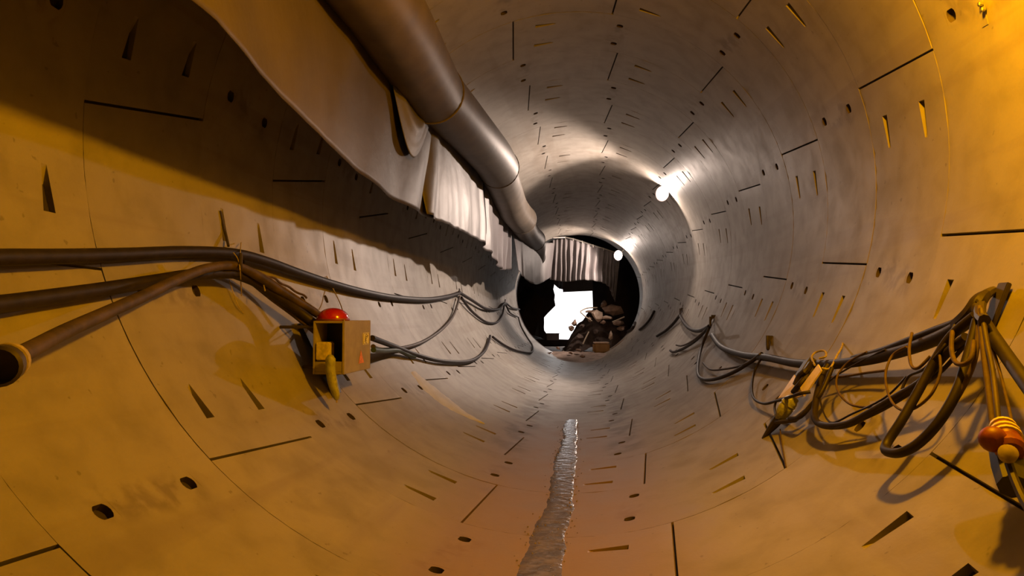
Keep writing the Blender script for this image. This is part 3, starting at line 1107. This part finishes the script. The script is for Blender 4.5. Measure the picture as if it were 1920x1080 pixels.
cable('supply_cable', [C(115.7,4.34,.22), C(117.8,4.16,.22), C(120.9,3.86,.22), C(124.3,3.49,.24), C(128.6,3.01,.26)], .034, 'thick dark cable running from the right bracket out past the right edge', n=12)
cable('supply_cable', [C(115.9,4.34,.20), C(117.9,4.49,.18), C(119.7,4.79,.15), C(121.5,5.22,.12), C(123.6,5.79,.10), C(125.5,6.54,.09), C(126.6,7.42,.09), C(126.9,8.43,.10), C(127.6,9.87,.08), C(126.7,11.53,.08), C(123.3,12.85,.10)],
      .043, 'thick black cable sagging along the right wall behind the junction box', n=12, sub=9)
cable('supply_cable', [C(115.1,4.31,.22), C(117.3,4.48,.20), C(118.6,4.81,.17), C(120.2,5.15,.15), C(121.9,5.56,.12), C(123.7,6.00,.11)],
      .026, 'black cable lying just above the thick one on the right wall', n=10)
cable('cable_loop', [C(117.3,4.21,.26), C(120.0,4.34,.26), C(123.1,4.40,.24), C(127.7,4.38,.22), C(131.8,4.34,.20), C(134.8,4.32,.18), C(135.8,4.24,.18), C(135.2,4.10,.18), C(133.2,4.03,.18), C(130.0,3.99,.20), C(126.3,4.01,.22), C(122.5,4.08,.24), C(117.9,4.16,.26)],
      .027, 'biggest hanging black cable loop on the right, dropping lowest', n=12, sub=8)
cable('cable_loop', [C(120.1,4.18,.26), C(122.5,4.38,.22), C(125.8,4.52,.18), C(128.6,4.73,.16), C(131.7,4.95,.14), C(134.1,5.15,.12), C(135.6,5.40,.12), C(135.7,5.66,.12), C(134.0,5.85,.14), C(128.9,6.18,.16), C(126.2,6.27,.16)],
      .026, 'black cable loop sagging left from the bracket to under the junction box', n=12, sub=8)
cable('cable_loop', [C(120.2,4.22,.22), C(124.4,4.40,.18), C(127.9,4.65,.15), C(131.4,4.90,.13), C(134.8,5.18,.12), C(135.4,5.33,.12)],
      .012, 'thin black cable running beside the left sagging loop', n=8)
cable('thin_loop', [C(121.7,4.41,.26), C(123.6,4.32,.24), C(125.1,4.28,.22), C(127.5,4.27,.20), C(129.5,4.37,.18), C(130.2,4.50,.18), C(129.3,4.72,.18), C(126.9,4.98,.18), C(125.1,5.05,.20), C(122.9,5.09,.20), C(121.5,4.97,.2)],
      .0085, 'thin brown wire loop, right one of the two round loops', m='brown_rope', n=8, sub=8)
cable('thin_loop', [C(122.5,5.73,.14), C(124.8,5.95,.14), C(127.5,5.96,.14), C(129.7,5.76,.14), C(131.1,5.45,.14), C(131.3,5.18,.14), C(130.2,4.81,.14)],
      .0085, 'thin brown wire loop, left one of the two round loops', m='brown_rope', n=8, sub=8)
cable('thin_loop', [C(118.8,4.07,.28), C(123.0,3.99,.24), C(127.1,4.00,.2), C(130.5,4.02,.18), C(132.9,4.04,.17)],
      .014, 'thin brown cable following the inside of the biggest loop', m='brown_rope', n=8)
cable('thin_loop', [C(124.6,5.32,.10), C(125.6,5.66,.09), C(127.0,6.01,.09), C(128.1,6.22,.12)],
      .010, 'thin straight brown wire reaching the junction box from the right', m='brown_rope', n=8)
cable('thin_loop', [C(118.4,4.42,.24), C(121.6,4.35,.26), C(124.6,4.45,.24), C(125.7,4.67,.2), C(127.5,4.69,.18)],
      .009, 'thin dark wire crossing the right round loop', n=8)
cable('thin_loop', [C(119.4,5.01,.2), C(122.0,4.86,.22), C(124.3,4.69,.22), C(124.5,4.58,.22), C(122.7,4.53,.22)],
      .010, 'small brown wire hook hanging under the near cable bundle', m='brown_rope', n=8)
cable('thin_loop', [C(119.7,4.31,.28), C(122.1,4.20,.28), C(123.7,4.07,.28), C(123.7,3.97,.28), C(122.7,3.96,.28), C(120.8,4.03,.28)],
      .013, 'short brown cable loop close under the right bracket', m='brown_rope', n=8)
cable('thin_loop', [C(125.8,4.70,.2), C(129.1,4.84,.17), C(132.5,5.16,.14), C(134.9,5.45,.12), C(131.5,5.99,.14), C(128.2,6.02,.14), C(124.4,5.78,.13), C(121.9,5.38,.16)],
      .007, 'very thin dark wire wandering between junction box and bracket', n=6)

# junction box
jb = tag(empty('junction_box', C(129.0,6.80,.12)), 'small open junction box with two pale lids, lit orange, hanging on the right wall', 'junction box')
o0 = Vector(jb.location)


def quad_plate(corners, t_=0.012):
    v = [Vector(c) - o0 for c in corners]
    nrm = (v[1] - v[0]).cross(v[3] - v[0]).normalized() * t_
    mb = MB()
    mb.add(v + [q + nrm for q in v], [(0, 1, 2, 3), (7, 6, 5, 4), (0, 4, 5, 1), (1, 5, 6, 2), (2, 6, 7, 3), (3, 7, 4, 0)])
    return mb


quad_plate([C(135.1,6.75,.16), C(129.9,6.75,.20), C(131.3,6.45,.22), C(133.9,6.43,.18)]).build('lid', M['pale_plate'], jb, smooth=False)
quad_plate([C(132.2,6.25,.22), C(127.4,6.12,.27), C(128.3,5.98,.26), C(133.2,6.08,.20)]).build('lid', M['pale_plate'], jb, smooth=False)
quad_plate([C(135.1,6.79,.14), C(132.1,6.29,.21), C(133.1,6.18,.18), C(135.6,6.74,.12)]).build('lid_edge', M['pale_plate'], jb, smooth=False)
F = frame(Vector(C(125.4,6.85,.12)) - Vector(C(133.8,6.66,.12)), (-1, 0, 0.4))
MB().box((0, 0, 0), (.10, .17, .36), F, .012).build('body', M['dark_steel'], jb)
g = MB()
for q in ():
    pass
g.tube(spline([Vector(C(132.0,6.40,.22)) - o0, Vector(C(130.3,6.38,.25)) - o0, Vector(C(129.0,6.34,.25)) - o0, Vector(C(127.2,6.47,.22)) - o0], 4), .028, 8)
g.tube(spline([Vector(C(133.2,6.39,.20)) - o0, Vector(C(131.9,6.26,.24)) - o0, Vector(C(130.5,6.27,.24)) - o0], 4), .022, 8)
g.build('terminals', M['rubber'], jb)
g = MB()
g.tube(spline([Vector(C(127.2,6.36,.22)) - o0, Vector(C(125.5,6.72,.18)) - o0, Vector(C(124.1,6.78,.16)) - o0, Vector(C(123.4,6.66,.14)) - o0, Vector(C(124.4,6.53,.14)) - o0, Vector(C(125.2,6.58,.16)) - o0], 5), .010, 6)
g.tube(spline([Vector(C(127.5,6.15,.22)) - o0, Vector(C(126.6,6.17,.16)) - o0, Vector(C(123.4,6.42,.10)) - o0, Vector(C(121.6,6.56,.06)) - o0, Vector(C(120.2,6.80,.0)) - o0], 5), .009, 6)
g.build('hanging_wire', M['rope'], jb)
bag = MB()
pts = spline([Vector(C(133.7,6.39,.16)) - o0, Vector(C(135.3,6.41,.15)) - o0, Vector(C(137.1,6.45,.12)) - o0, Vector(C(138.2,6.55,.08)) - o0], 6)
bag.tube(pts, [.03 + .035 * math.sin(PI * min(1, .1 + k / 19)) + .012 * fn(k * .8, 3) for k in range(len(pts))], 10)
tag(bag.build('film_bag', M['film_bag'], jb), 'crumpled pale bag')
tail = MB()
tail.tube([Vector(C(136.7,6.44,.12)) - o0, Vector(C(139.1,6.57,.06)) - o0, Vector(C(142.1,6.66,.0)) - o0], [.05, .04, .012], 8)  # dark tapered tube stands in for the shadow tail below the box
tail.tube([Vector(C(138.8,6.50,.08)) - o0, Vector(C(136.9,6.19,.08)) - o0, Vector(C(134.7,6.09,.10)) - o0], .02, 8)
tag(tail.build('shadow_tail', M['dark_steel'], jb), 'dark pointed solid standing in for the shadow tail')
cable('box_cable', [C(132.1,6.02,.2), C(133.4,6.06,.24), C(134.7,6.30,.22), C(135.5,6.88,.12), C(136.7,7.32,.07), C(136.6,7.80,.06), C(134.4,8.27,.06), C(130.6,8.68,.07), C(127.0,8.61,.12)],
      .014, 'thin black cable looping left from the junction box up to its hook', n=8)
cable('box_cable', [C(135.5,6.88,.12), C(136.7,6.82,.1), C(138.1,6.55,.1)], .011, 'short black cable end hanging below the junction box', n=8)
cable('box_cable', [C(126.7,6.06,.18), C(131.2,5.94,.16), C(133.8,5.97,.14), C(136.3,6.02,.12), C(137.2,6.25,.1)], .018, 'black cable curving under the junction box', n=8)
tag(MB().tube([C(139.2,6.44,.03), C(141.2,6.13,.008), C(143.6,5.64,.004)], .006, 6).build('wire', M['brown_rope']), 'thin wire trailing down the joint below the junction box', 'wire')

# festoons farther along the right wall
cable('hanging_cable', [C(126.5,8.72,.12), C(129.0,9.25,.06), C(132.8,9.66,.05), C(136.7,10.24,.05), C(138.4,10.99,.05), C(136.6,11.88,.05), C(129.2,13.17,.06), C(120.6,13.45,.12)],
      .026, 'lowest cable sagging between the first two far hooks of the right wall', n=8)
cable('hanging_cable', [C(126.8,8.69,.14), C(130.0,9.37,.07), C(132.8,10.17,.06), C(134.7,11.00,.06), C(133.5,12.05,.05)],
      .015, 'thin cable above the lowest sag between the first two right hooks', n=8, m='rubber_dusty')
cable('hanging_cable', [C(120.2,13.52,.12), C(122.2,14.45,.10), C(121.9,15.77,.10), C(118.9,17.36,.10), C(115.0,18.71,.10)],
      .042, 'thick cable sagging between the second and third right hooks', n=8)
cable('hanging_cable', [C(120.7,13.57,.12), C(126.2,14.34,.07), C(130.8,15.10,.06), C(133.9,15.89,.06), C(133.8,16.62,.06)],
      .030, 'dark cable end reaching down left from the second right hook', n=8)
cable('hanging_cable', [C(121.1,13.61,.12), C(126.7,14.42,.10), C(130.0,15.37,.08), C(130.5,16.39,.07)],
      .018, 'thin pale-edged cable just above the dark cable end', n=8, m='rubber_dusty')
cable('hanging_cable', [C(115.0,18.93,.10), C(119.4,19.68,.07), C(123.8,20.49,.06), C(128.0,21.61,.06)],
      .040, 'dark cable end sloping left from the third right hook', n=8)
cable('hanging_cable', [C(109.0,26.92,.05), C(115.3,27.20,.06), C(120.5,27.98,.06), C(124.3,29.21,.05)],
      .045, 'farther dark cable on the right wall, near the tunnel mouth', n=8)
cable('hanging_cable', [C(116.9,33.30,.05), C(122.1,32.85,.06), C(125.3,33.87,.05), C(125.8,34.56,.05)],
      .060, 'farthest short dark cable on the right wall at the tunnel mouth', n=8)

# ropes and plugs at the right edge
cable('wire_rope', [C(116.6,4.12,.30), C(120.7,3.95,.28), C(124.7,3.78,.24), C(129.0,3.56,.2)], .015, 'left brown rope from the bracket down to the plugs', 'rope', m='brown_rope', n=8)
cable('wire_rope', [C(116.9,4.09,.30), C(120.7,3.91,.28), C(124.2,3.72,.26), C(129.2,3.44,.24)], .013, 'darker middle cord from the bracket down to the plugs', 'rope', m='rubber_dusty', n=8)
cable('wire_rope', [C(117.9,4.09,.26), C(122.9,3.83,.20), C(126.7,3.56,.20), C(128.9,3.38,.22)], .008, 'thin right-hand cord from the bracket down to the plugs', 'rope', m='brown_rope', n=8)
t = tag(empty('power_plugs', C(131.1,3.31,.22)), 'cluster of red and dark industrial plugs hanging at the right edge', 'plug')
o0 = Vector(t.location)


def Lp(v):
    return Vector(v) - o0


ax = (Vector(C(132.9,3.13,.22)) - Vector(C(129.2,3.45,.22))).normalized()
F = frame(ax, (-1, 0, 0))
b0 = Lp(C(129.1,3.42,.24))
MB().lathe([(.030, 0), (.045, .012), (.048, .05), (.055, .07), (.055, .13), (.05, .15), (.056, .16), (.06, .22), (.045, .24)], 18, at_matrix(b0, F)).build('plug_body', M['red_dull'], t)
g = MB()
for z_, r_ in ((.035, .053), (.085, .060), (.122, .062)):
    g.lathe([(r_ - .008, z_ - .012), (r_, z_ - .008), (r_, z_ + .006), (r_ - .008, z_ + .010)], 18, at_matrix(b0, F), cap=False)
tag(g.build('ring', M['pale_plate'], t), 'pale clamping rings')
cen = Lp(C(131.4,3.27,.30))
mbx = MB()
mbx.lathe([(0.001, -.055), (.030, -.048), (.052, -.022), (.056, 0), (.050, .028), (.028, .05), (.001, .055)], 18, at_matrix(cen, frame((-.3, -1, .1))), cap=False)
tag(mbx.build('ball_cap', M['red_dull'], t), 'round brown-red cap')
mbx = MB()
mbx.lathe([(.012, -.02), (.034, -.018), (.036, .012), (.016, .02)], 18, at_matrix(Lp(C(132.3,3.11,.30)), frame((-.3, -.8, .5))))
tag(mbx.build('end_ring', M['rope'], t), 'yellowish end ring')
mbx = MB()
q0, q1 = Lp(C(131.4,3.32,.20)), Lp(C(133.9,3.14,.18))
mbx.tube([q0, q0.lerp(q1, .5), q1], [.062, .066, .060], 8)
tag(mbx.build('socket_body', M['box_inside'], t), 'dark square-shouldered socket body')
mbx = MB()
mbx.tube(spline([Lp(C(132.8,3.13,.26)), Lp(C(134.0,3.04,.24)), Lp(C(135.2,2.93,.22)), Lp(C(136.7,2.73,.22))], 5), .017, 8)
mbx.build('cord', M['rubber'], t)

# ---------------------------------------------------------------- small fixings on the lining
t = tag(empty('cast_in_strip', C(75.4,4.97,0)), 'broken cast-in strip high on the right wall at the top edge', 'strip')
o0 = Vector(t.location)
g = quad_plate([C(72.6,4.98,.004), C(73.3,4.91,.004), C(77.2,4.93,.004), C(77.1,5.00,.004)], .01)
g.build('strip', M['concrete'], t, smooth=False)
g = MB()
for q in ((1835, 5), (1842, 17)):
    g.box(Lp2 := (Vector(C(60, 5, 0)) * 0 + (Vector(C(74.5,4.92,.02)) - o0 if q[1] < 10 else Vector(C(75.3,4.91,.02)) - o0)), (.03, .03, .03), None, .006)
g.build('stub', M['steel'], t)

# ---------------------------------------------------------------- pale raised streak on the lower left ring joint
mb = MB()
vs, fs = [], []
n = 60
for i in range(n + 1):
    u = i / n
    a = -(133 + 24 * u)
    wd = .12 + .20 * math.sin(PI * min(1, u * 1.25)) + .07 * abs(fn(u * 9, 2))
    if u > .85:
        wd *= max(.15, (1 - u) / .15)
    y = 9.77 + .04 * fn(u * 5, 7)
    row = [(0, y - wd), (.018, y - wd * .6), (.020, y + wd * .1), (.018, y + wd * .6), (0, y + wd)]
    for gp, yy in row:
        vs.append(C(a, yy, gp - .004 + .004 * fn(u * 30, yy * 9)))
for i in range(n):
    for j in range(4):
        q = i * 5 + j
        fs.append((q + 5, q + 6, q + 1, q))
mb.add(vs, fs)
tag(mb.build('ridge_streak', M['ridge'], origin=vs[0]), 'pale raised streak curving along a ring joint low on the left', 'ridge', kind='stuff')

# ---------------------------------------------------------------- stream in the invert
CX = [(3.0, -.27, .13), (4.8, -.22, .13), (5.6, -.20, .12), (6.5, -.13, .16), (7.5, -.15, .14), (8.6, -.18, .14), (9.6, -.14, .11), (10.4, -.13, .10), (11.2, -.19, .07), (11.9, -.12, .06)]
vs, fs = [], []
n = 220
for i in range(n + 1):
    y = 3.0 + (12.0 - 3.0) * i / n
    xl, xr = lerp_tab([(a, b_, c_) for a, b_, c_ in CX], y)
    xl += .030 * fn(y * 3.1, 0) + .018 * fn(y * 11, 4)
    xr += .030 * fn(y * 2.7, 9) + .018 * fn(y * 12, 6)
    for j in range(9):
        u = j / 8
        x = xl + (xr - xl) * u
        zz = 3 - math.sqrt(9 - x * x)
        z = max(.004, zz + .0012) + .006 * math.sin(PI * u) + .0022 * fn(x * 12, y * 7)
        if j in (0, 8):
            z = zz - .004
        vs.append((x, y, z + bend(y)[1]))
for i in range(n):
    for j in range(8):
        a = i * 9 + j
        fs.append((a, a + 1, a + 10, a + 9))
mb = MB()
mb.add(vs, fs)
tag(mb.build('water_stream', M['water'], origin=(0, 7, 0)), 'shallow muddy stream of water along the bottom of the tunnel', 'water', kind='stuff')
mb = MB()
rg = random.Random(3)
for i in range(420):
    y = 3.2 + 8.6 * rg.random() ** .8
    xl, xr = lerp_tab([(a, b_, c_) for a, b_, c_ in CX], y)
    x = rg.uniform(xl + .01, xr - .01)
    if i % 3 == 0:
        x = rg.choice((xl, xr)) + rg.gauss(0, .03)
    s_ = rg.uniform(.004, .012)
    z = 3 - math.sqrt(9 - x * x) + bend(y)[1] + .006
    vs = [Vector((x, y, z)) + Vector((rg.uniform(.6, 1) * s_ * dx_, rg.uniform(.6, 1) * s_ * dy_, rg.uniform(.5, 1) * s_ * dz_)) for dx_, dy_, dz_ in ((1, 0, 0), (-1, 0, 0), (0, 1, 0), (0, -1, 0), (0, 0, 1), (0, 0, -1))]
    mb.add(vs, [(0, 2, 4), (2, 1, 4), (1, 3, 4), (3, 0, 4), (2, 0, 5), (1, 2, 5), (3, 1, 5), (0, 3, 5)])
tag(mb.build('grit', M['grit'], smooth=False), 'wet grit and pebbles lying in the stream', 'grit', kind='stuff')

# ---------------------------------------------------------------- muck at the tunnel mouth


def chunk(c, s, seed, flat=(1, 1, 1), rot=None):
    rg = random.Random(seed)
    bm = bmesh.new()
    bmesh.ops.create_icosphere(bm, subdivisions=1, radius=1.0)
    for v in bm.verts:
        k = rg.uniform(.62, 1.15)
        v.co = Vector((v.co.x * flat[0], v.co.y * flat[1], v.co.z * flat[2])) * k
    bmesh.ops.subdivide_edges(bm, edges=bm.edges[:], cuts=1, use_grid_fill=True)
    for v in bm.verts:
        v.co += v.co.normalized() * rg.uniform(-.07, .07)
    rt = rot or Matrix.Rotation(rg.uniform(0, 6.28), 3, 'Z') @ Matrix.Rotation(rg.uniform(-.6, .6), 3, 'X')
    bm.verts.ensure_lookup_table()
    mb = MB()
    mb.add([rt @ (v.co * s) for v in bm.verts], [[v.index for v in f.verts] for f in bm.faces])
    bm.free()
    return mb


# mound
mb = MB()
vs, fs = [], []
nx, ny = 44, 24
hx0, hx1 = (-1.200,37.000,1.482)[0], (2.149,37.000,1.485)[0]
tops = [(q[0], q[2]) for q in ((-1.204,37.000,0.040), (-1.037,37.000,0.373), (-0.814,37.000,0.873), (-0.536,37.000,1.316), (-0.259,37.000,1.566), (-0.038,37.000,1.815), (0.293,37.000,2.036), (0.787,37.000,2.036), (1.334,37.000,1.815), (1.741,37.000,1.539), (2.039,37.000,1.265), (2.199,37.000,0.881))]
tops.append((tops[-1][0] + 1.0, .1))
for i in range(nx + 1):
    x = hx0 - .1 + (hx1 + 1.3 - hx0) * i / nx
    h = lerp_tab([(a, b_) for a, b_ in tops], x)[0]
    for j in range(ny + 1):
        y = 34.9 + 5.2 * j / ny
        u = j / ny
        z = SZ - .1 + (h - SZ) * math.sin(PI * min(1, u * .92 + .04)) ** .7
        z += .22 * fn(x * 2.2, y * 2.2, 1) + .12 * fn(x * 6, y * 6, 3)
        vs.append((x, y, max(z, SZ - .25)))
for i in range(nx):
    for j in range(ny):
        a = i * (ny + 1) + j
        fs.append((a, a + ny + 1, a + ny + 2, a + 1))
mb.add(vs, fs)
tag(mb.build('muck_heap', M['muck'], smooth=True, angle=25, origin=(1, 37, 0)), 'dark heap of excavated muck right of the bright opening', 'heap', kind='stuff')

chunks = [
    ((0.850,35.600,2.237), .42, (1.0, .5, .5), 'rock', 'tilted pale brown block on the very top of the heap'),
    ((1.239,35.400,1.970), .55, (1.1, .6, .6), 'rock', 'broad brown block just right of the heap top'),
    ((0.501,34.900,1.707), .50, (.9, .5, .75), 'pale_board', 'pale upright slab on the left shoulder of the heap'),
    ((0.914,34.900,1.603), .32, (1.2, .6, .35), 'pale_board', 'small bright slab in the middle of the heap'),
    ((1.477,34.800,1.344), .42, (1.3, .7, .40), 'rock', 'flat grey-brown slab on the right of the heap'),
    ((1.629,34.800,1.086), .30, (1.2, .7, .5), 'rock', 'lower right lump of the heap under the flat slab'),
    ((0.190,35.200,1.917), .26, (1.6, .5, .28), 'rock', 'thin plate sticking out left at the heap top'),
    ((-0.636,35.600,1.332), .28, (1.0, .7, .7), 'rock', 'dark lump jutting into the bright opening'),
    ((-0.767,35.500,1.067), .22, (1.0, .7, .8), 'rock', 'smaller dark lump on the left flank below the jutting one'),
    ((1.137,34.700,0.726), .26, (.6, .5, 1.1), 'pale_board', 'pale irregular scrap low on the face of the heap'),
    ((0.782,34.700,1.396), .20, (1.1, .5, .5), 'rock', 'small brown stone under the bright slab'),
    ((0.137,35.000,1.497), .24, (1.0, .5, .7), 'rock', 'brown stone beside the pale upright slab'),
    ((-0.232,35.200,1.180), .24, (.9, .7, .6), 'muck', 'dark lump on the left slope of the heap'),
    ((-0.385,34.900,0.662), .26, (1.0, .8, .6), 'muck', 'dark lump low on the left slope of the heap'),
    ((0.446,34.800,0.928), .25, (1.0, .6, .6), 'muck', 'dark lump at the centre of the heap face'),
]
for i, (c, s, fl_, m_, lab) in enumerate(chunks):
    o = chunk(c, s, 40 + i, fl_).build('rubble_block', M[m_], smooth=False)
    o.location = c
    tag(o, lab, 'rock', 'blocks on the muck heap')
# reinforcement bars and crate
for k, (pts, lab) in enumerate((([(-0.327,34.800,1.915), (-0.016,34.900,2.072), (0.503,35.000,2.099)], 'bent pale bar at the left top of the heap'),
                                ([(-0.327,34.800,1.889), (-0.067,34.700,1.655), (0.242,34.600,1.448)], 'pale bar slanting down the left shoulder of the heap'),
                                ([(1.213,34.500,1.399), (1.518,34.500,1.528), (1.799,34.500,1.656)], 'thin bar poking out right of the heap'),
                                ([(-0.196,34.300,0.349), (-0.068,34.400,0.628), (0.085,34.600,0.931)], 'thin upright bar low on the heap'))):
    tag(MB().tube(spline(pts, 4), .035, 6).build('steel_bar', M['rope']), lab, 'bar', 'bars in the muck heap')
ct = tag(empty('crate', (0.662,33.600,0.206)), 'ochre crate with rounded corners at the foot of the heap', 'crate')
MB().box((0, 0, 0), (.74, .55, .50), Matrix.Rotation(.15, 3, 'Z'), .08).build('body', M['cardboard'], ct)
MB().box((0, 0, .24), (.70, .50, .06), Matrix.Rotation(.15, 3, 'Z'), .02).build('lid', M['pale_board'], ct)
tag(MB().box((1.527,33.500,0.365), (.16, .10, .95), Matrix.Rotation(.9, 3, 'Y'), .02).build('plank', M['rock']), 'flat plank leaning on the right wall beside the crate', 'plank')

# mud on the last metres of the invert
mb = MB()
vs, fs = [], []
ny, nx = 40, 24
for i in range(ny + 1):
    y = 28.6 + (35.4 - 28.6) * i / ny
    bx, bz = bend(y)
    for j in range(nx + 1):
        x = -1.9 + 3.6 * j / nx
        base = 3 - math.sqrt(9 - x * x)
        lev = .05 + .20 * min(1, (y - 28.6) / 3.0)
        z = max(base - .03, lev + .10 * fn(x * 1.6, y * 1.3, 2) + .05 * fn(x * 5, y * 5, 2) - .10 * (1 - min(1, (y - 28.6) / 1.0)))
        vs.append((x + bx, y, z + bz))
for i in range(ny):
    for j in range(nx):
        a = i * (nx + 1) + j
        fs.append((a, a + 1, a + nx + 2, a + nx + 1))
mb.add(vs, fs)
tag(mb.build('mud_bank', M['mud'], origin=(0, 32, 0), angle=30), 'pale trampled mud covering the invert at the tunnel mouth', 'mud', kind='stuff')
for i, (c, s, lab) in enumerate((((-0.365,31.500,0.203), .14, 'small stone in the mud left of the crate'), ((-0.678,31.000,0.087), .12, 'small stone at the front of the mud'), ((-0.157,30.200,-0.002), .13, 'dark wet stone nearest the camera in the mud'),
                                 ((-1.285,32.000,0.269), .15, 'small stone in the mud under the bright opening'), ((-1.582,30.600,0.103), .11, 'small stone at the left of the mud'))):
    o = chunk(c, s, 90 + i, (1, 1, .5)).build('stone', M['rock'], smooth=False)
    o.location = Vector(c)
    tag(o, lab, 'stone', 'stones in the mud')
gb = tag(empty('equipment_box', (-2.426,48.200,0.134)), 'small grey box standing in the bright opening', 'box')
MB().box((0, 0, .12), (.82, .5, .42), None, .02).build('body', M['grey_panel'], gb)
MB().box((0, 0, .35), (.88, .56, .05), None, .01).build('lid', M['grey_panel'], gb)
# grey panel and film strip above the opening
gbd = tag(empty('grey_board', (-0.703,46.000,3.730)), 'grey board hanging above the bright opening', 'board')
MB().box((0, 0, 0), (1.95, .06, .95), Matrix.Rotation(-.04, 3, 'Y'), .01).build('face', M['grey_panel'], gbd)
for dx_ in (-.8, .8):
    MB().tube([(dx_, 0, .4), (dx_, 0, 8.6 - gbd.location.z)], .02, 6).build('hanger', M['dark_steel'], gbd)
end_curtain('plastic_strip', 'short pale lilac plastic strip hanging in the top left of the bright opening',
            [(-2.262,46.100,4.229), (-1.845,46.100,4.192), (-1.499,46.100,4.155)], [(-2.251,46.500,3.759), (-1.936,46.500,3.477), (-1.552,46.500,3.406)], lambda u, v: 0, n=20, nh=8, amp=.05, freq=20)
# dark piles masking the left and right of the opening inside the shaft
sh2 = MB()
for i, (c, s, f3) in enumerate((((-3.912,44.000,1.430), 2.1, (.9, .6, 1.3)), ((-3.158,41.000,0.217), .9, (1.3, 1, .5)))):
    m2 = chunk(c, s, 200 + i, f3)
    sh2.add([Vector(v) + Vector(c) for v in m2.v], m2.f)
tag(sh2.build('spoil_bank', M['shaft'], smooth=False), 'dark spoil bank left of the bright opening', 'spoil', kind='stuff')
